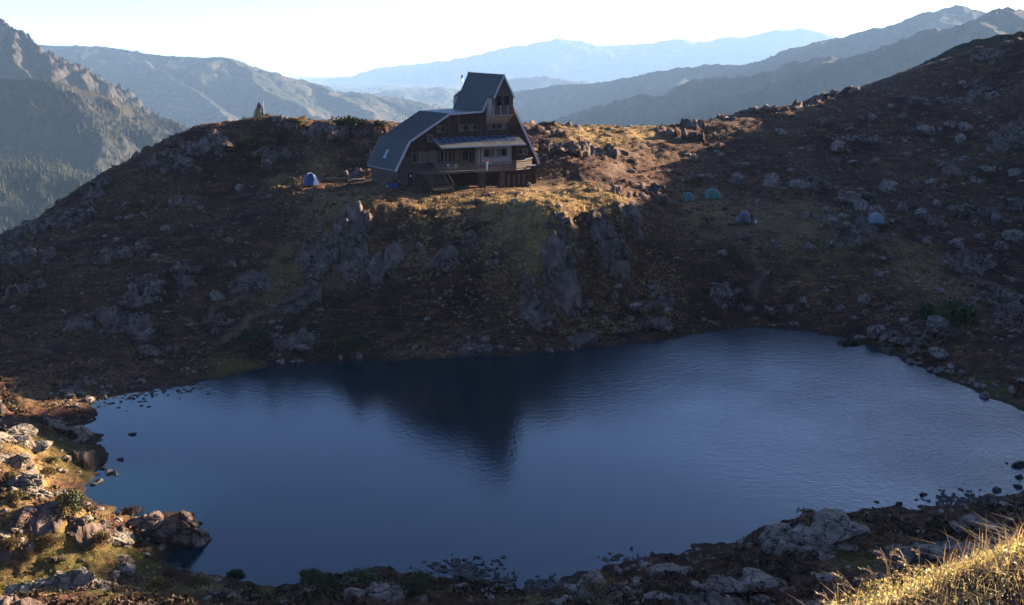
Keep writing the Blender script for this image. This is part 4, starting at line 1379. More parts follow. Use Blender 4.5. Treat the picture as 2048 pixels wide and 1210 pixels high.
def rock_verts(base, seed, cuts=13, rough=0.06, strata=0.05, joint=0.0):
    r = np.random.default_rng(seed)
    v = base.copy()
    for _ in range(cuts):
        n = r.normal(size=3)
        n /= np.linalg.norm(n)
        d = r.uniform(0.40, 0.80)
        k = v @ n
        v = v - np.outer(np.maximum(k - d, 0) * 0.94, n)
    a = r.uniform(0, 10)
    nz = fbm(v[:, 0] * 2.2 + v[:, 2] * 1.3 + a, v[:, 1] * 2.2 - v[:, 2] * 1.7 + a, 4, seed % 50)
    if joint:
        sd_ = r.normal(size=(16, 3)) * 0.62
        dd = np.sqrt((((v[:, None, :] - sd_[None]) * np.array([1.0, 1.0, 0.7])) ** 2).sum(-1)) + 0.05 * nz[:, None]
        o_ = np.sort(dd, 1)
        who = dd.argmin(1)
        v = v * (1 + joint * (r.uniform(-0.9, 0.7, 16)[who] - 1.1 * (1 - smooth(0.0, 0.075, o_[:, 1] - o_[:, 0]))))[:, None]
    ax = np.array([0.25, 0.15, 1.0])
    t = (v @ ax) * 4.2 + 0.6 * nz + a
    st = np.abs(t - np.floor(t) - 0.5) * 2
    L = np.linalg.norm(v, axis=1, keepdims=True)
    return v * (1 + (rough * nz + strata * (smooth(0.0, 0.3, st) - 0.8))[:, None] / np.maximum(L, 0.3))


ROCK_ME, ROCK_LIT, STONE_ME, BOULDER_ME = [], [], [], []
for k in range(8):
    vv = rock_verts(ICO3[0], 100 + k, 12, 0.07, 0.06, 0.10 if k < 7 else 0.04)
    me = mesh_np('rock', vv, ICO3[1], False)
    me.materials.append(M['rock'])
    ROCK_ME.append(me)
    vv = rock_verts(ICO3[0], 200 + k, 11, 0.08, 0.08, 0.10)
    me = mesh_np('rock', vv, ICO3[1], False)
    me.materials.append(M['rock_sunlit'])
    ROCK_LIT.append(me)
for k in range(6):
    vv = rock_verts(ICO3[0], 500 + k, 14, 0.05, 0.04, 0.05)
    me = mesh_np('boulder', vv, ICO3[1], False)
    me.materials.append(M['boulder'])
    BOULDER_ME.append(me)
for k in range(5):
    vv = rock_verts(ICO2[0], 300 + k, 9, 0.05, 0.02)
    me = mesh_np('stone', vv, ICO2[1], False)
    me.materials.append(M['stone_wet'])
    STONE_ME.append(me)

rk = random.Random(8)
for (ox, oy, oz, rx, rz, dist, lab) in OC:
    root = empty('rock_outcrop', (ox, oy, ground_z(ox, oy)), 0.0)
    tag(root, lab, 'rock outcrop', 'bedrock showing through the turf')
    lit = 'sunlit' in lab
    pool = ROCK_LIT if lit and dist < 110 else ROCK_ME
    n = int(min(15, max(5, 4 + rx * rz * 1.0)))
    flat_ = ('slab' in lab or 'blocks' in lab) and dist < 115
    if flat_ and not lit:
        pool = BOULDER_ME
    if flat_:
        n = 6
    steep_ = 'cliff' in lab or 'buttress' in lab or 'fissured' in lab
    if steep_:
        n = 16
    if 'whale' in lab:
        n = 0
        for (dx, dy, sx, sy, sz, rzz) in ((0.9, 0.0, 2.3, 1.5, 1.55, 0.1), (-1.6, 0.3, 2.0, 1.5, 1.15, 0.5), (2.2, -0.2, 1.3, 1.2, 1.25, 0.9), (-0.2, -0.9, 1.6, 1.0, 0.9, 0.2)):
            zz = ground_z(ox + dx, oy + dy) - root.location.z
            link('rock', ROCK_ME[int(abs(dx * 3)) % 8], None, root, (dx, dy, max(zz, -root.location.z - 0.2) + 0.25), (0.1, -0.1, rzz), (sx, sy, sz))
    for i in range(n):
        a, q = rk.uniform(0, 6.283), math.sqrt(rk.random()) * 0.85
        dx, dy = math.cos(a) * q * rx, math.sin(a) * q * rz * 1.35
        s = max(rx, rz) * rk.uniform(0.26, 0.46) * (1.25 if i < 3 else 0.6)
        s = min(s, 2.4 if dist > 100 else 1.5)
        if flat_:
            s = max(rx, rz) * rk.uniform(0.38, 0.62)
        if steep_:
            s = rk.uniform(0.55, 1.35)
        elif lit and dist < 110:
            s = min(2.3, s * 1.35)
        hz_ = s * rk.uniform(0.55, 1.15) * (1.25 if steep_ else 0.8)
        if flat_:
            hz_ = s * rk.uniform(0.30, 0.45)
        g = ground_z(ox + dx, oy + dy)
        link('rock', rk.choice(pool), None, root, (dx, dy, g - root.location.z - 0.15 * hz_), (rk.uniform(-0.3, 0.3), rk.uniform(-0.3, 0.3), rk.uniform(-0.5, 0.5)), (s * rk.uniform(0.9, 1.4), s * rk.uniform(0.7, 1.1), hz_))

# separate boulders: (px, py of the foot, width px, height px)
ORD = ['first', 'second', 'third', 'fourth', 'fifth', 'sixth', 'seventh', 'eighth', 'ninth', 'tenth', 'eleventh', 'twelfth', 'thirteenth', 'fourteenth']
BOULDERS = {
    'boulder high on the right slope below the skyline': [(1746, 237, 20, 12), (1785, 216, 16, 9), (1806, 236, 17, 14), (1985, 195, 28, 16), (1563, 268, 24, 14), (1521, 266, 14, 10), (1660, 240, 14, 9), (1880, 205, 16, 10), (1925, 170, 18, 12), (1700, 262, 18, 10)],
    'boulder on the upper right slope': [(1680, 296, 36, 20), (1854, 269, 34, 20), (1898, 253, 30, 14), (1929, 262, 28, 24), (1924, 284, 22, 20), (1868, 286, 24, 14), (1604, 301, 20, 10), (1385, 323, 22, 16), (1817, 312, 20, 12), (1975, 341, 32, 14), (1934, 321, 30, 12), (1750, 326, 22, 12)],
    'boulder on the right slope above the camp': [(1544, 373, 38, 32), (1598, 374, 40, 22), (1782, 384, 52, 32), (1486, 337, 40, 16), (1480, 362, 30, 16), (1706, 328, 26, 10), (1865, 369, 40, 16), (1831, 368, 22, 14), (1952, 364, 26, 16), (1890, 378, 22, 14), (2030, 352, 30, 18)],
    'boulder beside the camp terrace': [(1517, 406, 22, 16), (1611, 437, 16, 22), (1669, 447, 30, 12), (1757, 432, 32, 30), (1724, 419, 36, 30), (1806, 424, 20, 28), (1846, 440, 30, 22), (1873, 412, 26, 16), (1456, 450, 14, 9), (1990, 440, 26, 16)],
    'boulder on the right slope below the camp': [(1446, 512, 22, 14), (1758, 551, 22, 14), (1850, 486, 26, 16), (1915, 494, 42, 22), (2026, 482, 38, 32), (2007, 499, 28, 22), (1960, 476, 24, 14), (1935, 540, 26, 14), (1890, 530, 22, 12)],
    'boulder above the right shore': [(1585, 650, 12, 10), (1683, 620, 20, 14), (1731, 628, 18, 12), (1733, 606, 30, 20), (1754, 672, 40, 26), (1811, 648, 28, 20), (1774, 684, 24, 26), (1872, 662, 52, 38), (1950, 622, 24, 20), (1824, 728, 26, 12), (1640, 610, 14, 9), (1900, 668, 30, 22)],
    'boulder at the right lake edge': [(1886, 716, 46, 20), (1881, 746, 22, 16), (1864, 744, 16, 12), (1921, 750, 20, 12), (1973, 796, 24, 14), (2025, 785, 16, 14), (1945, 764, 16, 10), (1900, 735, 16, 10), (1995, 775, 18, 10), (1840, 733, 16, 9)],
    'boulder at the lake corner below the cliff': [(1272, 618, 28, 18), (1305, 588, 26, 26), (1228, 596, 16, 12), (1262, 640, 16, 12), (1245, 665, 20, 14), (1210, 640, 16, 12), (1335, 665, 24, 20)],
    'boulder on the slope below the hut': [(970, 681, 24, 11), (935, 678, 14, 8), (855, 644, 13, 11), (838, 498, 16, 14), (820, 560, 12, 8), (1030, 405, 16, 10), (1038, 390, 14, 10), (1055, 640, 12, 8)],
    'boulder along the far waterline below the hut': [(682, 719, 12, 11), (719, 718, 14, 16), (885, 717, 16, 8), (1100, 705, 18, 10), (600, 724, 14, 9), (560, 727, 20, 10)],
    'boulder on the left hillside': [(462, 534, 24, 17), (460, 485, 16, 14), (512, 517, 14, 12), (436, 602, 38, 26), (295, 667, 28, 12), (640, 470, 14, 12), (545, 615, 14, 9), (400, 420, 20, 14), (330, 460, 18, 12), (480, 380, 18, 14), (260, 440, 22, 14), (180, 430, 24, 18), (560, 660, 18, 10)],
}
bk = random.Random(21)
for zone, lst in BOULDERS.items():
    lst = sorted(lst)
    pts, ok = cast([(a, b) for a, b, c, d in lst], terrain)
    for i, ((px, py, w, h), q) in enumerate(zip(lst, pts)):
        dist = math.hypot(q[1], CAM_H - q[2])
        s = 0.5 * w / FPX * dist
        sz = 0.62 * h / FPX * dist
        o = link('boulder', bk.choice(BOULDER_ME), None, None, (q[0], q[1] + 0.3 * s, q[2] + 0.30 * sz), (bk.uniform(-0.25, 0.25), bk.uniform(-0.25, 0.25), bk.uniform(0, 6.28)), (s * 1.25, s * bk.uniform(0.9, 1.25), sz * 1.15))
        look = ('flat grey ' if h < 0.5 * w else ('blocky grey ' if h < 0.85 * w else 'upright grey '))
        tag(o, '%s%s, %s from the left there' % (look, zone, ORD[i]), 'boulder', zone.replace('boulder', 'boulders'))

LAKE_STONES = {
    'stone standing in the water near the left bank': [(264, 869, 17, 5), (241, 920, 17, 7)],
    'stone at the waterline of the grassy left bank': [(200, 922, 18, 8), (206, 937, 15, 7), (216, 947, 22, 10), (230, 948, 18, 10), (196, 965, 18, 8), (206, 905, 12, 6), (198, 892, 10, 6), (186, 970, 12, 6), (200, 880, 9, 5)],
    'stone in the water at the right edge': [(2036, 932, 26, 16), (2041, 955, 20, 10), (1996, 982, 17, 13), (2036, 974, 18, 9), (2014, 927, 9, 4), (1846, 990, 20, 7), (1798, 1008, 15, 8), (1753, 1004, 10, 5)],
    'stone in the water off the near shore': [(1303, 1112, 15, 13), (1264, 1099, 9, 7), (1276, 1112, 9, 5), (1290, 1116, 12, 5), (966, 1143, 13, 8), (991, 1149, 9, 6), (915, 1125, 12, 6), (870, 1128, 14, 6), (1010, 1162, 14, 8), (975, 1162, 10, 6), (1030, 1170, 12, 8), (356, 1130, 10, 6)],
}
for zone, lst in LAKE_STONES.items():
    lst = sorted(lst)
    for i, (px, py, w, h) in enumerate(lst):
        q = at_height(px, py, 0.0)
        dist = math.hypot(q[1], CAM_H)
        s = 0.5 * w / FPX * dist
        o = link('stone', bk.choice(STONE_ME), None, None, (q[0], q[1] + 0.2 * s, 0.10 * s), (bk.uniform(-0.1, 0.1), bk.uniform(-0.1, 0.1), bk.uniform(0, 6.28)), (s * 1.3, s * 0.9, max(0.35 * s, 0.62 * h / FPX * dist)))
        tag(o, '%s %s, %s from the left' % ('low dark' if h < 0.6 * w else 'round dark', zone, ORD[i]), 'stone', zone.replace('stone', 'stones'))


def loose_stones(name, pts, sizes, mat, label, flat=0.6):
    """many small stones nobody could count, in one mesh"""
    n = len(pts)
    bv, bf_ = ICO1
    var = [rock_verts(bv, 400 + k, 5, 0.1, 0.0) for k in range(12)]
    V = np.empty((n, len(bv), 3))
    which = rng.integers(0, 12, n)
    a = rng.uniform(0, 6.283, n)
    ca, sa = np.cos(a), np.sin(a)
    for k in range(12):
        m_ = which == k
        b_ = var[k][None] * (sizes[m_][:, None, None] * np.stack([rng.uniform(0.8, 1.4, m_.sum()), rng.uniform(0.6, 1.1, m_.sum()), rng.uniform(0.4, 0.9, m_.sum()) * flat / 0.6], -1)[:, None, :])
        x = b_[..., 0] * ca[m_][:, None] - b_[..., 1] * sa[m_][:, None]
        y = b_[..., 0] * sa[m_][:, None] + b_[..., 1] * ca[m_][:, None]
        V[m_] = np.stack([x, y, b_[..., 2]], -1)
    V += pts[:, None, :]
    F_ = bf_[None] + (np.arange(n) * len(bv))[:, None, None]
    me = mesh_np(name, V.reshape(-1, 3), F_.reshape(-1, 3), False)
    return tag(link(name, me, mat), label, None, None, 'stuff')


def polar_points(n, a0, a1, r0, r1, power=1.0):
    a = np.radians(rng.uniform(a0, a1, n))
    u = rng.random(n)
    r = (r0 ** (1 - power) + u * (r1 ** (1 - power) - r0 ** (1 - power))) ** (1 / (1 - power)) if abs(power - 1) > 1e-6 else r0 * (r1 / r0) ** u
    return np.sin(a) * r, np.cos(a) * r


x, y = polar_points(16000, -27, 34, 50, 268, 0.6)
z, mrock, mpath, mgreen, mstraw, mwet = terrain(x, y, True)
sd = bil(G_SDF, x, y)
right = smooth(20, 60, x) * smooth(100, 140, y)
keep = (sd > 0.4) & (rng.random(len(x)) < 0.16 + 0.60 * right + 0.5 * mrock + 0.4 * (sd < 4))
ix, iy = to_hut(x, y)
keep &= ~((ix > -22) & (ix < 9) & (iy > -8) & (iy < 12))
sz = np.where(rng.random(len(x)) < 0.16, rng.uniform(0.35, 0.85, len(x)), rng.uniform(0.10, 0.36, len(x)))
loose_stones('scattered_stones', np.stack([x, y, z], -1)[keep], sz[keep], M['boulder'], 'small grey stones strewn over the slopes')
# belts of flat stones in the shallows
belts = []
for (px, py, wx_, wy_, n) in [(925, 1138, 70, 22, 120), (985, 1160, 60, 16, 90), (1920, 1000, 70, 16, 130), (330, 778, 70, 12, 70), (260, 788, 60, 12, 60), (170, 800, 120, 14, 90), (60, 800, 120, 14, 80), (1090, 1168, 40, 12, 50), (1250, 1118, 40, 10, 30)]:
    for _ in range(n):
        q = at_height(px + rk.gauss(0, 0.55) * wx_, py + rk.gauss(0, 0.55) * wy_, 0.0)
        belts.append((q[0], q[1], max(0.02, ground_z(q[0], q[1]) if False else 0.02)))
belts = np.array(belts)
bz = terrain(belts[:, 0], belts[:, 1])
belts[:, 2] = np.maximum(0.02, bz)
loose_stones('shallow_stones', belts, rng.uniform(0.10, 0.30, len(belts)), M['stone_wet'], 'dark flat stones breaking the surface along the shallows', 0.35)


# ------------------------------------------------------------------ plants
def leaf_material(name, cols, rough=0.8, trans=0.0):
    m, nt, b = new_mat(name)
    t = NT(nt)
    tone = t.attr('tone')
    t.l(t.ramp(tone, [(i / (len(cols) - 1), c) for i, c in enumerate(cols)]), b.inputs['Base Color'])
    b.inputs['Roughness'].default_value = rough
    b.inputs['Specular IOR Level'].default_value = 0.2
    if trans:
        tr = t.n('ShaderNodeBsdfTranslucent')
        t.l(t.ramp(tone, [(i / (len(cols) - 1), c) for i, c in enumerate(cols)]), tr.inputs['Color'])
        mx = t.n('ShaderNodeMixShader')
        mx.inputs[0].default_value = trans
        t.l(b.outputs[0], mx.inputs[1])
        t.l(tr.outputs[0], mx.inputs[2])
        t.l(mx.outputs[0], nt.nodes['Material Output'].inputs['Surface'])
    return m


M['straw'] = leaf_material('dry_grass', [(0.065, 0.033, 0.020), (0.14, 0.080, 0.042), (0.29, 0.195, 0.088), (0.46, 0.345, 0.165)], 0.8, 0.35)
M['sedge'] = leaf_material('green_grass', [(0.05, 0.058, 0.014), (0.11, 0.11, 0.025), (0.19, 0.165, 0.045), (0.22, 0.17, 0.07)], 0.8, 0.25)
M['heath'] = leaf_material('heather', [(0.018, 0.013, 0.010), (0.045, 0.024, 0.018), (0.078, 0.044, 0.026), (0.034, 0.033, 0.014)], 0.85)
M['juniper'] = leaf_material('juniper_needles', [(0.020, 0.028, 0.010), (0.038, 0.050, 0.016), (0.062, 0.078, 0.024)], 0.8)
M['russet'] = leaf_material('russet_shrub', [(0.06, 0.036, 0.016), (0.12, 0.075, 0.030), (0.17, 0.12, 0.045), (0.08, 0.075, 0.025)], 0.8, 0.15)
M['bilberry'] = leaf_material('bilberry_leaves', [(0.20, 0.17, 0.045), (0.36, 0.29, 0.09), (0.50, 0.42, 0.18), (0.34, 0.20, 0.07), (0.60, 0.54, 0.32)], 0.5, 0.45)
M['bark'] = plain('grey_bark', (0.10, 0.08, 0.065), 0.9, 0.35, 6.0)


def blades(pts, n_blade, h, w, lean, tone, spread):
    """grass: bent two-segment blades; returns verts, quad/tri faces as triangles, tone per vertex"""
    n = len(pts) * n_blade
    base = np.repeat(pts, n_blade, 0)
    hh = np.repeat(h, n_blade) * rng.uniform(0.55, 1.15, n)
    ww = np.repeat(w, n_blade) * rng.uniform(0.7, 1.3, n)
    a = rng.uniform(0, 6.283, n)
    b = rng.uniform(0, 6.283, n)
    sp = np.repeat(spread, n_blade) * np.sqrt(rng.random(n))
    root = base + np.stack([np.cos(b) * sp, np.sin(b) * sp, np.zeros(n)], -1)
    side = np.stack([-np.sin(a), np.cos(a), np.zeros(n)], -1) * ww[:, None] * 0.5
    ln = lean * rng.uniform(0.3, 1.3, n)
    out = np.stack([np.cos(a), np.sin(a), np.zeros(n)], -1) * (hh * ln)[:, None]
    up = np.zeros((n, 3))
    up[:, 2] = hh
    mid = root + out * 0.35 + up * 0.6
    tip = root + out + up * (1 - 0.3 * ln[:, None])
    V = np.stack([root - side, root + side, mid - side * 0.8, mid + side * 0.8, tip], 1).reshape(-1, 3)
    o = (np.arange(n) * 5)[:, None]
    F_ = np.concatenate([o + np.array([[0, 1, 3]]), o + np.array([[0, 3, 2]]), o + np.array([[2, 3, 4]])], 0)
    tn = np.repeat(np.clip(np.repeat(tone, n_blade) + rng.normal(0, 0.12, n), 0, 1), 5)
    return V, F_, tn


def leaves(cen, nrm_bias, size, tone):
    """one small quad per leaf, turned at random"""
    n = len(cen)
    u = rng.normal(size=(n, 3))
    u /= np.linalg.norm(u, axis=1, keepdims=True)
    v = np.cross(u, rng.normal(size=(n, 3)) + nrm_bias)
    v /= np.linalg.norm(v, axis=1, keepdims=True) + 1e-9
    s = (size * rng.uniform(0.6, 1.4, n))[:, None]
    V = np.stack([cen - u * s, cen + v * s * 0.5, cen + u * s, cen - v * s * 0.5], 1).reshape(-1, 3)
    F_ = np.arange(n * 4).reshape(n, 4)
    return V, F_, np.repeat(np.clip(tone + rng.normal(0, 0.18, n), 0, 1), 4)


def plant_mesh(name, V, F_, tn, mat):
    me = mesh_np(name, V, F_, False)
    add_attr(me, 'tone', tn)
    me.materials.append(mat)
    return me


# dry grass over the turf
x, y = polar_points(64000, -27, 29, 50, 250, 0.75)
z, mrock, mpath, mgreen, mstraw, mwet = terrain(x, y, True)
sd = bil(G_SDF, x, y)
ix, iy = to_hut(x, y)
inhut = (ix > -17.5) & (ix < 7) & (iy > -5) & (iy < 11)
dens = 0.45 + 0.55 * mstraw + 0.5 * mgreen
patch_ = smooth(-0.25, 0.2, fbm(x * 0.18, y * 0.18, 3, 71))
keep = (sd > 0.5) & (mrock < 0.45) & (mpath < 0.5) & ~inhut & (rng.random(len(x)) < dens * (0.25 + 0.75 * np.maximum(patch_, mstraw)))
isg = keep & (mgreen > 0.4)
for nm, msk, mat, lab, h0 in (('dry_grass', keep & ~isg, M['straw'], 'tufts of dry straw coloured grass on the slopes', 0.34), ('green_grass', isg, M['sedge'], 'short green grass on the damp shore flats', 0.16)):
    P_ = np.stack([x, y, z - 0.03], -1)[msk]
    dd = np.hypot(P_[:, 0], P_[:, 1])
    hh = h0 * rng.uniform(0.5, 1.3, len(P_))
    V, F_, tn = blades(P_, 6, hh, 0.025 + dd * 0.00042, 0.7, np.clip(rng.uniform(0.0, 0.6, len(P_)) + 0.4 * mstraw[msk], 0, 1) if nm == 'dry_grass' else rng.uniform(0.1, 0.95, len(P_)), 0.16 + 0.1 * rng.random(len(P_)))
    o = link(nm, plant_mesh(nm, V, F_, tn, mat))
    tag(o, lab, None, None, 'stuff')
# extra pale grass on the knoll right of the hut, added to brighten its sunlit patch
a_ = rng.uniform(0, 6.283, 15000)
r_ = np.sqrt(rng.random(15000))
x, y = KNOLL[0] + np.cos(a_) * r_ * 20, KNOLL[1] + np.sin(a_) * r_ * 15
z, mrock, mpath, mgreen, mstraw, mwet = terrain(x, y, True)
ix, iy = to_hut(x, y)
keep = ~((ix > -17.5) & (ix < 7) & (iy > -5) & (iy < 11)) & (mrock < 0.4) & (rng.random(len(x)) < smooth(-0.35, 0.15, fbm(x * 0.4, y * 0.5, 3, 73)) * (0.3 + 0.7 * mstraw))
P_ = np.stack([x, y, z - 0.03], -1)[keep]
V, F_, tn = blades(P_, 7, rng.uniform(0.2, 0.5, len(P_)), np.full(len(P_), 0.06), 0.6, rng.uniform(0.55, 1.0, len(P_)), np.full(len(P_), 0.22))
tag(link('knoll_grass', plant_mesh('knoll_grass', V, F_, tn, M['straw'])), 'extra pale straw grass brightening the knoll right of the hut', None, None, 'stuff')
# low heather and bilberry cushions
x, y = polar_points(15000, -27, 29, 52, 240, 0.75)
z, mrock, mpath, mgreen, mstraw, mwet = terrain(x, y, True)
sd = bil(G_SDF, x, y)
ix, iy = to_hut(x, y)
inhut = (ix > -19) & (ix < 8) & (iy > -7) & (iy < 12)
hp = smooth(-0.05, 0.25, fbm(x * 0.09, y * 0.12, 4, 81))
keep = (sd > 0.6) & (mrock < 0.6) & (mpath < 0.4) & ~inhut & (rng.random(len(x)) < 0.75 * hp * (1 - 0.8 * mstraw) * (1 - 0.9 * mgreen) + 0.04)
C_ = np.stack([x, y, z], -1)[keep]
rad_ = rng.uniform(0.25, 0.75, len(C_))
K = 26
cc = np.repeat(C_, K, 0)
rr_ = np.repeat(rad_, K)
dirs = rng.normal(size=(len(cc), 3))
dirs /= np.linalg.norm(dirs, axis=1, keepdims=True)
dirs[:, 2] = np.abs(dirs[:, 2]) * 0.6
V, F_, tn = leaves(cc + dirs * (rr_ * rng.uniform(0.6, 1.0, len(cc)))[:, None], 0, 0.09 + 0.10 * rr_, np.repeat(rng.random(len(C_)), K))
tag(link('heather', plant_mesh('heather', V, F_, tn, M['heath'])), 'dark low heather cushions over the slopes', None, None, 'stuff')


def shrub(name, px, py, w, h, mat, label, cat='shrub', group='shrubs by the lake', n=900, stems=5, leaf=None, depth=None):
    """px, py: foot of the plant; w, h: size in pixels"""
    q, ok = cast([(px, py)], terrain)
    q = q[0]
    dist = math.hypot(q[1], CAM_H - q[2])
    rx, hz_ = 0.5 * w / FPX * dist, h / FPX * dist
    root = empty(name, (q[0], q[1] + rx * 0.35, ground_z(q[0], q[1] + rx * 0.35) - 0.03))
    tag(root, label, cat, group)
    ncl = max(7, n // 70)
    a = rng.uniform(0, 6.283, ncl)
    rr1 = np.sqrt(rng.random(ncl)) * 0.75
    cx_ = np.cos(a) * rr1 * rx
    cy_ = np.sin(a) * rr1 * rx * 0.8
    cz_ = hz_ * (0.30 + 0.45 * (1 - rr1) * rng.uniform(0.6, 1.2, ncl))
    k = n // ncl
    d = rng.normal(size=(ncl * k, 3))
    d /= np.linalg.norm(d, axis=1, keepdims=True)
    cr = np.repeat(rng.uniform(0.22, 0.42, ncl), k)
    pos = np.stack([np.repeat(cx_, k), np.repeat(cy_, k), np.repeat(cz_, k)], -1) + d * (cr * rng.uniform(0.45, 1.05, ncl * k))[:, None] * np.array([rx, rx * 0.8, hz_ * 0.9])
    pos[:, 2] = np.maximum(pos[:, 2], 0.02)
    V, F_, tn = leaves(pos, 0, np.full(len(pos), leaf or max(0.05, 0.085 * rx)), np.repeat(rng.random(ncl), k))
    link('crown', plant_mesh('crown', V, F_, tn, mat), None, root)
    st = MB()
    for i in range(stems):
        j = i % ncl
        st.tube((cx_[j] * 0.2, cy_[j] * 0.2, -0.05), (cx_[j], cy_[j], cz_[j]), 0.03 * rx + 0.008, 0.01, 5)
    st.build('stem', M['bark'], root)
    return root


shrub('juniper_shrub', 137, 1040, 76, 66, M['juniper'], 'dark green shrub growing on the sunlit rock at the left', n=2600, leaf=0.075)
for a in [(640, 1180, 64, 40, 'juniper', 'dark rounded shrub on the near shore, the larger of the pair below the water'), (618, 1162, 54, 26, 'juniper', 'dark low shrub at the water edge behind the larger of the pair'),
          (720, 1166, 96, 30, 'juniper', 'long dark shrub on the near shore beside the capped rock'), (835, 1190, 110, 50, 'juniper', 'largest dark shrub on the near shore below the stones'),
          (392, 1178, 62, 36, 'russet', 'russet shrub where the near shore turns sunlit'), (320, 1182, 62, 28, 'russet', 'brown shrub on the sunlit grass at lower left'),
          (470, 1155, 40, 16, 'juniper', 'small dark shrub on the rock hump by the near shore'), (260, 1032, 50, 22, 'heath', 'dark shrub behind the whale shaped rock'),
          (372, 1036, 34, 12, 'heath', 'tuft on top of the whale shaped rock'), (20, 968, 46, 30, 'russet', 'russet shrub at the left edge on the bank'),
          (92, 955, 40, 26, 'russet', 'russet tuft in the middle of the grassy bank'), (105, 935, 40, 22, 'sedge', 'yellow green tuft above the sunlit ledge'), (30, 1005, 46, 26, 'russet', 'brown shrub left of the shaded boulder face'),
          (200, 1100, 46, 34, 'russet', 'orange brown shrub below the steep sunlit wall'), (100, 1105, 60, 30, 'russet', 'brown shrub under the shaded boulder face'), (20, 1110, 50, 34, 'russet', 'russet shrub at the lower left rock steps'),
          (1585, 1012, 90, 18, 'heath', 'dark heather crest on top of the cracked slab'), (1520, 1034, 60, 18, 'heath', 'dark heather on the edge of the cracked slab'), (1650, 1000, 44, 12, 'heath', 'heather tuft at the top end of the cracked slab'),
          (1880, 1065, 50, 22, 'juniper', 'dark shrub between slabs on the right near shore'), (1905, 660, 130, 56, 'juniper', 'large dark juniper on the outcrop above the right shore'),
          (1950, 990, 60, 24, 'heath', 'turf clump on the dark point at the right shore'), (705, 712, 90, 40, 'juniper', 'dark shrub on the far shore left of centre'), (505, 700, 70, 40, 'juniper', 'dark shrub above the left far shore'),
          (690, 262, 90, 24, 'juniper', 'dark green shrub on the crest left of the roof'), (590, 262, 40, 16, 'russet', 'sunlit russet shrub at the foot of the lone conifer'), (500, 302, 50, 22, 'sedge', 'yellow green shrub catching light below the lone conifer'),
          (760, 265, 50, 18, 'juniper', 'dark shrub behind the roof ridge on the crest'), (420, 560, 50, 26, 'heath', 'dark shrub beside the leaning slab'), (860, 440, 60, 22, 'heath', 'dark heather patch below the steps'),
          (1005, 1165, 30, 10, 'russet', 'brown tuft among the near shore stones'), (1200, 1196, 70, 26, 'straw', 'pale sunlit tuft at the lower frame edge'), (1700, 700, 60, 20, 'heath', 'dark heather above the right lake bend')]:
    px, py, w, h, mt, lab = a
    big = py > 850
    shrub('shrub', px, py, w, h, M[mt], lab, n=1500 if big else 600, leaf=0.055 if big else None)

# the lone conifer on the crest and the survey pole beside it
q, _ = cast([(516, 250)], terrain)
q = q[0]
dist = math.hypot(q[1], CAM_H - q[2])
tree = empty('conifer_tree', (q[0], q[1] + 1.5, ground_z(q[0], q[1] + 1.5) - 0.05))
tag(tree, 'lone bushy conifer on the crest of the left hill', 'tree')
TH = 33 / FPX * dist
MB().tube((0, 0, -0.2), (0, 0, TH * 0.9), 0.09, 0.02, 7).build('trunk', M['bark'], tree)
n = 3000
t_ = rng.random(n) ** 0.8
rad0 = (0.46 * TH) * (1 - t_) ** 0.62 * (0.85 + 0.18 * np.sin(t_ * 40)) + 0.03
an_ = rng.uniform(0, 6.283, n)
rq = rad0 * np.sqrt(rng.uniform(0.25, 1.0, n)) * (1 + 0.25 * np.sin(an_ * 3 + t_ * 9))
pos = np.stack([np.cos(an_) * rq, np.sin(an_) * rq, TH * (0.06 + 0.94 * t_) - rq * 0.25], -1)
V, F_, tn = leaves(pos, 0, np.full(n, 0.075), rng.random(n))
link('crown', plant_mesh('crown', V, F_, tn, M['juniper']), None, tree)
for px, py, h, lab in ((526, 243, 3.1, 'thin survey pole beside the lone conifer'), (811, 252, 1.9, 'short marker post on the crest behind the roof')):
    q, ok_ = cast([(px, py)], terrain)
    q = q[0]
    r = empty('marker_pole', (q[0], q[1] + 1.0, ground_z(q[0], q[1] + 1.0)))
    tag(r, lab, 'pole')
    MB().tube((0, 0, -0.3), (0, 0, h), 0.035 if h > 2 else 0.09, 0.03 if h > 2 else 0.07, 7).build('post', M['steel'] if h > 2 else M['trim'], r)
    MB().box(-0.12, 0.12, -0.06, 0.06, h, h + 0.14).build('cap', M['trim'], r)

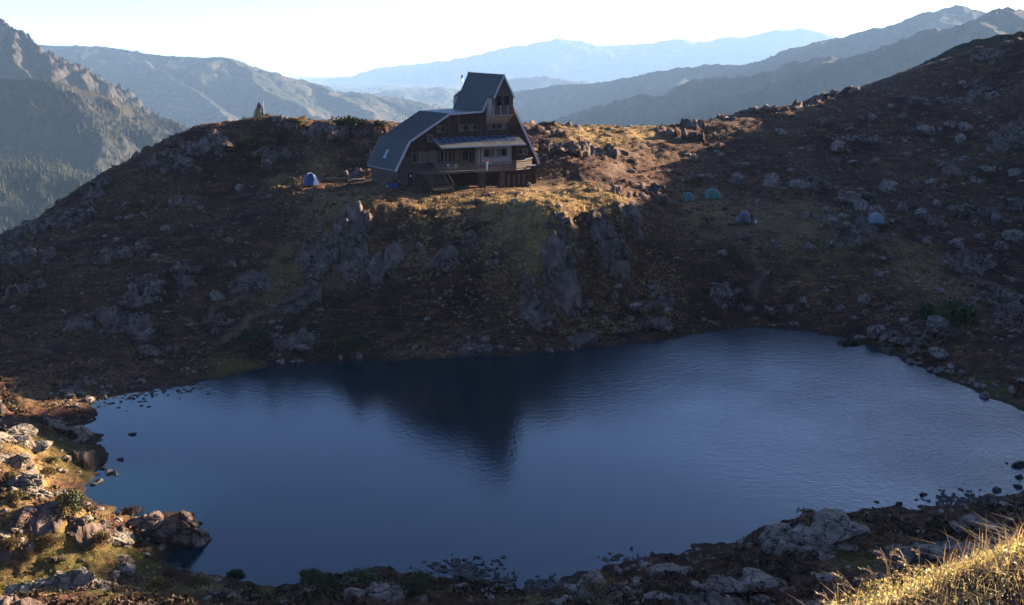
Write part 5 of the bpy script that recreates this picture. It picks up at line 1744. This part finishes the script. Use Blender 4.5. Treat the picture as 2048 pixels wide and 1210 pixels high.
# ------------------------------------------------------------------ tents and the camper
def tent(px, py, w, h, rz, mats, label, long=1.25, door_side=0.0):
    q, _ = cast([(px, py)], terrain)
    q = q[0]
    dist = math.hypot(q[1], CAM_H - q[2])
    a = 0.5 * w / FPX * dist
    hz_ = h / FPX * dist
    root = empty('dome_tent', (q[0], q[1] + a * 0.5, ground_z(q[0], q[1] + a * 0.5) - 0.04), rz)
    tag(root, label, 'tent', 'tents pitched around the hut')
    v, f = [], []
    nu, nv = 24, 9
    for j in range(nv + 1):
        t = j / nv * math.pi / 2
        cr, cz = math.cos(t) ** 0.9, math.sin(t) ** 0.95
        for i in range(nu):
            u = 2 * math.pi * i / nu
            c, s = math.cos(u), math.sin(u)
            se = (abs(c) ** 3 + abs(s) ** 3) ** (-1 / 3)
            sag = 1 - 0.06 * math.cos(4 * u) ** 2 * math.sin(2 * t)
            v.append((a * long * c * se * cr * sag, a * s * se * cr * sag, hz_ * cz * 1.05))
    for j in range(nv):
        for i in range(nu):
            f.append((j * nu + i, j * nu + (i + 1) % nu, (j + 1) * nu + (i + 1) % nu, (j + 1) * nu + i))
    me = bpy.data.meshes.new('flysheet')
    me.from_pydata(v, [], f)
    for p_ in me.polygons:
        p_.use_smooth = True
    link('flysheet', me, mats[0], root)
    for sgn in (1, -1):
        pl_ = MB()
        pr_ = None
        for k in range(13):
            t = math.pi * k / 12
            cr, cz = abs(math.cos(t)) ** 0.9 * (1 if t < math.pi / 2 else -1), math.sin(t) ** 0.95
            p_ = Vector((a * long * cr * 0.98 * 0.90 * 1.03, sgn * a * cr * 0.98 * 0.90 * 1.03, hz_ * cz * 1.075))
            if pr_ is not None:
                pl_.tube(pr_, p_, 0.018, None, 5)
            pr_ = p_
        pl_.build('pole', mats[2], root)
    # door panel on the camera side
    v, f = [], []
    for j in range(6):
        t = j / 5
        for i in range(5):
            s = (i / 4 - 0.5) * 2
            zz = hz_ * 0.78 * t
            cr = math.cos(math.asin(min(1, (zz / (hz_ * 1.05)) ** (1 / 0.95)))) ** 0.9
            v.append((a * long * (door_side + 0.42 * s * (1 - 0.75 * t)), -a * cr * 1.035 - 0.02, zz + 0.02))
    for j in range(5):
        for i in range(4):
            f.append((j * 5 + i, j * 5 + i + 1, j * 5 + i + 6, j * 5 + i + 5))
    me = bpy.data.meshes.new('door_panel')
    me.from_pydata(v, [], f)
    link('door_panel', me, mats[1], root)
    for sx, sy in ((1, 1), (1, -1), (-1, 1), (-1, -1)):
        MB().tube((sx * a * long * 0.8, sy * a * 0.8, hz_ * 0.45), (sx * a * long * 1.35, sy * a * 1.3, 0.0), 0.008, None, 4).build('guy_line', M['white'], root)
    return root


def fab(name, col):
    return plain(name, col, 0.6, 0.15, 1.5)


tg1, tg1d = fab('teal_tent_fabric', (0.040, 0.12, 0.10)), fab('teal_tent_door', (0.05, 0.135, 0.115))
tgr, tgrd = fab('grey_tent_fabric', (0.16, 0.17, 0.195)), fab('grey_tent_door', (0.14, 0.16, 0.21))
tdk, tdkd = fab('slate_tent_fabric', (0.070, 0.078, 0.12)), fab('red_tent_door', (0.07, 0.028, 0.028))
tbl, tbld = fab('blue_tent_fabric', (0.016, 0.045, 0.14)), fab('white_tent_door', (0.70, 0.72, 0.76))
tent(1376, 404, 18, 16, 0.5, (tg1, tg1d, M['steel']), 'small teal dome tent, the left one of the teal pair')
tent(1425, 397, 26, 18, 0.25, (tg1, tg1d, M['steel']), 'larger teal dome tent right of the small teal one')
tent(1489, 447, 24, 20, -0.3, (tdk, tdkd, M['steel']), 'dark slate tent with red door beside the standing camper')
tent(1752, 452, 25, 19, 0.1, (tgr, tgrd, M['steel']), 'pale grey dome tent at the foot of the right slope')
tent(620, 369, 28, 22, 0.35, (tbl, tbld, M['steel']), 'blue dome tent with white door left of the hut', 1.0, 0.6)

# a white bag beside the slate tent
q, _ = cast([(1511, 447)], terrain)
q = q[0]
bg_ = empty('white_bag', (q[0], q[1], q[2] - 0.02))
tag(bg_, 'small white bag on the grass beside the camper', 'bag')
link('sack', mesh_np('sack', rock_verts(ICO1[0], 61, 3) * np.array([0.22, 0.18, 0.24]) + np.array([0, 0, 0.18]), ICO1[1], True), M['white'], bg_)
MB().tube((0, 0, 0.36), (0.03, 0, 0.50), 0.05, 0.09, 6).build('neck', M['white'], bg_)


def camper(px, py, label):
    q, _ = cast([(px, py)], terrain)
    q = q[0]
    root = empty('person', (q[0], q[1], q[2]), 2.4)
    tag(root, label, 'person')
    J = {'pelvis': ((0, 0, 0.96), 0.15), 'waist': ((0, 0, 1.12), 0.135), 'chest': ((0, 0.01, 1.36), 0.165), 'neck': ((0, 0.02, 1.53), 0.06), 'head0': ((0, 0.0, 1.62), 0.085), 'head1': ((0, -0.005, 1.74), 0.085)}
    E_ = [('pelvis', 'waist'), ('waist', 'chest'), ('chest', 'neck'), ('neck', 'head0'), ('head0', 'head1')]
    for s, nm in ((-1, 'l'), (1, 'r')):
        J.update({nm + 'hip': ((s * 0.10, 0, 0.90), 0.105), nm + 'knee': ((s * 0.12, -0.04, 0.50), 0.068), nm + 'ankle': ((s * 0.13, 0.02, 0.10), 0.05), nm + 'toe': ((s * 0.15, -0.16, 0.05), 0.045),
                  nm + 'sho': ((s * 0.19, 0.01, 1.42), 0.075), nm + 'elb': ((s * 0.27, 0.03, 1.14), 0.050), nm + 'wri': ((s * 0.24, -0.12, 0.94), 0.036), nm + 'hand': ((s * 0.23, -0.17, 0.88), 0.034)})
        E_ += [('pelvis', nm + 'hip'), (nm + 'hip', nm + 'knee'), (nm + 'knee', nm + 'ankle'), (nm + 'ankle', nm + 'toe'), ('chest', nm + 'sho'), (nm + 'sho', nm + 'elb'), (nm + 'elb', nm + 'wri'), (nm + 'wri', nm + 'hand')]
        for k in range(4):
            J[nm + 'f%d' % k] = ((s * (0.205 + 0.018 * k), -0.21 - 0.006 * (k % 3), 0.80 + 0.008 * abs(k - 1)), 0.010)
            E_.append((nm + 'hand', nm + 'f%d' % k))
        J[nm + 'th'] = ((s * 0.19, -0.20, 0.86), 0.012)
        E_.append((nm + 'hand', nm + 'th'))
    names = list(J)
    me = bpy.data.meshes.new('body')
    me.from_pydata([J[k][0] for k in names], [(names.index(a), names.index(b)) for a, b in E_], [])
    o = link('body', me, None, root)
    md = o.modifiers.new('skin', 'SKIN')
    for i, k in enumerate(names):
        sv = me.skin_vertices[0].data[i]
        sv.radius = (J[k][1], J[k][1])
        sv.use_root = (k == 'pelvis')
    md.use_smooth_shade = True
    sb = o.modifiers.new('smooth', 'SUBSURF')
    sb.levels = sb.render_levels = 1
    m, nt, b = new_mat('dark_clothes_and_skin')
    t = NT(nt)
    sep = t.n('ShaderNodeSeparateXYZ')
    t.l(t.objc(), sep.inputs[0])
    n_ = t.noise(t.objc(), 6, 3, 0.6)
    jac = t.ramp(n_, [(0.3, (0.012, 0.014, 0.022)), (0.7, (0.026, 0.030, 0.045))])
    trs = t.ramp(n_, [(0.3, (0.018, 0.018, 0.022)), (0.7, (0.034, 0.033, 0.038))])
    col = t.mix(t.remap(sep.outputs[2], 0.93, 0.95), trs, jac)
    col = t.mix(t.remap(sep.outputs[2], 1.53, 1.55), col, (0.42, 0.26, 0.19))
    t.l(col, b.inputs['Base Color'])
    b.inputs['Roughness'].default_value = 0.85
    me.materials.append(m)
    hv, hf = ICO1
    hair = ico(2)
    hvv = hair[0] * np.array([0.098, 0.108, 0.10])
    hvv = hvv + np.array([0, 0.02, 1.755])
    hvv[:, 2] = np.where(hvv[:, 1] < -0.045, np.maximum(hvv[:, 2], 1.775), hvv[:, 2])
    link('hair', mesh_np('hair', hvv, hair[1], True), plain('dark_hair', (0.03, 0.022, 0.016), 0.7, 0.3, 20), root)
    MB().hexa([(-0.012, -0.10, 1.67), (0.012, -0.10, 1.67), (0.010, -0.07, 1.67), (-0.010, -0.07, 1.67), (-0.006, -0.088, 1.71), (0.006, -0.088, 1.71), (0.006, -0.07, 1.71), (-0.006, -0.07, 1.71)]).build('nose', m, root)
    ey = MB()
    for s in (-1, 1):
        ey.box(s * 0.032 - 0.01, s * 0.032 + 0.01, -0.093, -0.080, 1.70, 1.708)
    ey.build('eyes', plain('dark_eyes', (0.02, 0.015, 0.012), 0.3, 0.1), root)


camper(1503, 449, 'person in dark clothes standing beside the slate tent')

# ------------------------------------------------------------------ things lying round the hut
def on_ground(px, py):
    q, _ = cast([(px, py)], terrain)
    return q[0]


q = on_ground(672, 362)
tr = empty('log_trough', (q[0], q[1], q[2] - 0.05), rad(12))
tag(tr, 'long low timber trough between the blue tent and the hut', 'trough')
MB().box(-1.5, 1.5, -0.35, -0.28, 0.0, 0.42).box(-1.5, 1.5, 0.28, 0.35, 0.0, 0.42).box(-1.5, 1.5, -0.279, 0.279, 0.0, 0.08).build('trough_side', M['brown_wood'], tr)
MB().box(-1.55, 1.55, 0.10, 0.36, 0.43, 0.50).build('rim_board', M['trim'], tr)
for sx in (-1, 1):
    MB().box(sx * 1.5 - 0.05, sx * 1.5 + 0.05, -0.42, 0.42, -0.2, 0.40).build('end_block', M['brown_wood'], tr)
q = on_ground(716, 362)
tr = empty('plank_stack', (q[0], q[1], q[2] - 0.03), rad(8))
tag(tr, 'low stack of planks just left of the stone arch', 'planks')
for k in range(4):
    MB().box(-1.2 + 0.05 * k, 1.2 - 0.07 * (k % 2), -0.3 + 0.02 * k, 0.3 - 0.03 * k, 0.09 * k, 0.09 * k + 0.07).build('plank', M['bay_wood'] if k < 3 else M['trim'], tr)

# stone arch with blue drums in its mouth
ap = hut_world(-19.1, -2.2, 0)
az_ = min(ground_z(ap.x - 1.5, ap.y - 1), ground_z(ap.x + 1.5, ap.y), ground_z(ap.x, ap.y))
arch = empty('stone_arch', (ap.x, ap.y, az_ - 0.1), HUT_RZ - 0.2)
tag(arch, 'low stone arch shelter at the left foot of the hut', 'shelter')
NA = 11
for k in range(NA):
    a0, a1 = math.pi * (k + 0.03) / NA, math.pi * (k + 0.97) / NA
    ro, ri = (1.78, 1.48), (1.38, 1.16)
    pts = [(-ro[0] * math.cos(a0), ro[1] * math.sin(a0)), (-ro[0] * math.cos(a1), ro[1] * math.sin(a1)), (-ri[0] * math.cos(a1), ri[1] * math.sin(a1)), (-ri[0] * math.cos(a0), ri[1] * math.sin(a0))]
    MB().prism(pts, -0.15 - 0.04 * (k % 3), 0.5).build('arch_stone', M['rock'], arch)
MB().prism([(-1.7 * math.cos(math.pi * k / 12), 1.4 * math.sin(math.pi * k / 12)) for k in range(13)], 1.3, 1.6).build('wall', M['masonry'], arch)
vault = MB()
for k in range(12):
    a0, a1 = math.pi * k / 12, math.pi * (k + 1) / 12
    vault.prism([(-1.7 * math.cos(a0), 1.42 * math.sin(a0)), (-1.7 * math.cos(a1), 1.42 * math.sin(a1)), (-1.39 * math.cos(a1), 1.17 * math.sin(a1)), (-1.39 * math.cos(a0), 1.17 * math.sin(a0))], 0.501, 1.299)
vault.build('vault', M['masonry'], arch)


def barrel(dx, dy, label, mat='blue_plastic', h=0.85, r=0.28):
    c, s = math.cos(HUT_RZ - 0.2), math.sin(HUT_RZ - 0.2)
    x, y = ap.x + dx * c - dy * s, ap.y + dx * s + dy * c
    o = empty('barrel', (x, y, az_ + 0.0), 0.0)
    tag(o, label, 'barrel', 'barrels in the stone arch')
    b = MB()
    prof = [(0.0, 0.9), (0.06, 1.0), (0.3, 1.0), (0.33, 1.06), (0.36, 1.0), (0.64, 1.0), (0.67, 1.06), (0.70, 1.0), (0.94, 1.0), (1.0, 0.9)]
    for (z0, k0), (z1, k1) in zip(prof[:-1], prof[1:]):
        b.tube((0, 0, z0 * h), (0, 0, z1 * h), r * k0, r * k1, 14)
    b.build('drum', M[mat], o)
    MB().tube((0, 0, h + 0.002), (0, 0, h + 0.05), r * 0.82, r * 0.8, 14).build('lid', M['rubber'], o)


barrel(-0.25, 0.35, 'blue barrel in the mouth of the stone arch, left one')
barrel(0.42, 0.25, 'blue barrel in the mouth of the stone arch, right one')
barrel(-0.92, 0.15, 'grey green barrel at the left side of the stone arch', 'steel', 0.6, 0.24)

# the old cable drum lying by the right pier
q = on_ground(1056, 374)
sp_ = empty('cable_drum', (q[0], q[1], q[2] + 0.34), rad(-35))
tag(sp_, 'round pale cable drum standing on edge right of the terrace', 'cable drum')
for y0 in (-0.22, 0.18):
    ring = MB()
    for k in range(20):
        a0, a1 = 2 * math.pi * k / 20, 2 * math.pi * (k + 1) / 20
        ring.prism([(0.45 * math.cos(a0), 0.45 * math.sin(a0)), (0.45 * math.cos(a1), 0.45 * math.sin(a1)), (0.38 * math.cos(a1), 0.38 * math.sin(a1)), (0.38 * math.cos(a0), 0.38 * math.sin(a0))], y0, y0 + 0.05)
    ring.build('rim', M['casing'], sp_)
    MB().tube((0, y0 + 0.01, 0), (0, y0 + 0.04, 0), 0.379, 0.379, 20).build('disc', M['wall_wood'], sp_)
MB().tube((0, -0.3, 0), (0, 0.3, 0), 0.10, 0.10, 10).build('hub', M['steel'], sp_)

# ------------------------------------------------------------------ the grassy rise beside the photographer
x = rng.uniform(0.5, 7.5, 88000)
y = rng.uniform(4.4, 10.0, 88000)
z = terrain(x, y)
vis = (y > 4.5 + 0.25 * (x - 1.5)) & (y < 9.0 + 0.35 * x)
C_ = np.stack([x, y, z], -1)[vis]
lump = 0.10 * (fbm(C_[:, 0] * 1.6, C_[:, 1] * 1.6, 3, 31) + 0.6)
C_[:, 2] += np.maximum(0.0, lump) * rng.uniform(0.2, 1.2, len(C_)) + rng.uniform(0.0, 0.05, len(C_))
V, F_, tn = leaves(C_, 0, rng.choice([0.006, 0.009, 0.015], len(C_), p=[0.4, 0.42, 0.18]), np.clip(0.45 + 0.6 * fbm(C_[:, 0] * 0.8, C_[:, 1] * 0.8, 3, 33), 0, 1))
tag(link('bilberry_mat', plant_mesh('bilberry_mat', V, F_, tn, M['bilberry'])), 'golden low bilberry leaves in the near right corner', None, None, 'stuff')
x = rng.uniform(0.7, 7.5, 7500)
y = rng.uniform(4.6, 10.0, 7500)
P_ = np.stack([x, y, terrain(x, y) - 0.02], -1)
P_ = P_[(fbm(P_[:, 0] * 0.9, P_[:, 1] * 0.9, 2, 37) > -0.2)]
V, F_, tn = blades(P_, 5, np.where(rng.random(len(P_)) < 0.22, rng.uniform(0.16, 0.34, len(P_)), rng.uniform(0.05, 0.15, len(P_))), np.full(len(P_), 0.0045), 0.8, rng.uniform(0.4, 0.9, len(P_)), np.full(len(P_), 0.06))
tag(link('near_grass', plant_mesh('near_grass', V, F_, tn, M['straw'])), 'fine straw grass among the bilberry leaves', None, None, 'stuff')

# tall flowering stalks against the shade: (px, py of the tip, lean)
M['stalk'] = plain('straw_stalk', (0.42, 0.30, 0.15), 0.7, 0.2, 8)
M['seed'] = plain('seed_head', (0.47, 0.34, 0.20), 0.8, 0.3, 30)
STALKS = [(1674, 1140, 0.35), (1645, 1178, 0.3), (1760, 1095, 0.25), (1768, 1108, 0.2), (1786, 1090, -0.2), (1800, 1100, 0.15), (1812, 1115, 0.2), (1838, 1092, 0.05), (1850, 1124, 0.4), (1735, 1130, 0.45), (1722, 1150, 0.4),
          (1690, 1160, 0.35), (1776, 1150, 0.15), (1805, 1140, 0.3), (1828, 1128, -0.1), (1880, 1130, 0.35), (1905, 1124, 0.45), (1935, 1118, 0.2), (1972, 1074, 0.1), (1980, 1100, 0.2), (1996, 1105, 0.15), (2000, 1076, -0.15), (2020, 1068, 0.6), (2035, 1076, 0.5),
          (1750, 1160, 0.2), (1790, 1165, 0.2), (1865, 1140, 0.2)]
STALKS.sort()
sr = random.Random(77)
for i, (px, py, lean) in enumerate(STALKS):
    dep = 6.7 + (px - 1640) / 408.0 * 1.7 + sr.uniform(-0.25, 0.35)
    tip = at_depth(px, py, dep)
    bx, by = tip[0] + lean * 0.45 * sr.uniform(0.6, 1.0), tip[1] - sr.uniform(0.0, 0.15)
    bz_ = ground_z(bx, by)
    root = empty('grass_stalk', (bx, by, bz_ - 0.03))
    if px < 1720:
        side, nth = 'left of the tall clump', i
    elif px < 1860:
        side, nth = 'in the tall clump', i - sum(1 for q_ in STALKS if q_[0] < 1720)
    elif px < 1950:
        side, nth = 'right of the tall clump', i - sum(1 for q_ in STALKS if q_[0] < 1860)
    else:
        side, nth = 'at the right frame edge', i - sum(1 for q_ in STALKS if q_[0] < 1950)
    tag(root, 'golden grass stalk %s, %s tip from the left there' % (side, ORD[nth]), 'grass stalk', 'grass stalks of the near corner')
    T = Vector((tip[0] - bx, tip[1] - by, tip[2] - bz_ + 0.03))
    st = MB()
    pr_ = Vector((0, 0, 0))
    K = 7
    pts = []
    for k in range(1, K + 1):
        u = k / K
        p_ = Vector((T.x * u ** 1.8, T.y * u ** 1.8, T.z * (u * 1.12 - 0.12 * u ** 3)))
        st.tube(pr_, p_, 0.0035, 0.0028, 5)
        pts.append(p_)
        pr_ = p_
    st.build('stem', M['stalk'], root)
    hd = MB()
    dirn = (pts[-1] - pts[-3]).normalized()
    sx = -1 if lean > 0 else 1
    L = sr.uniform(0.07, 0.13)
    for k in range(22):
        u = k / 22
        c = pts[-1] - dirn * L * (1 - u) * 0.9 + Vector((sx * 0.05 * u * u, 0, -0.035 * u * u * u))
        e = c + Vector((sr.uniform(-0.022, 0.022), sr.uniform(-0.022, 0.022), sr.uniform(-0.004, 0.022)))
        hd.tube(c, e, 0.0045, 0.0012, 4)
    hd.build('seed_head', M['seed'], root)
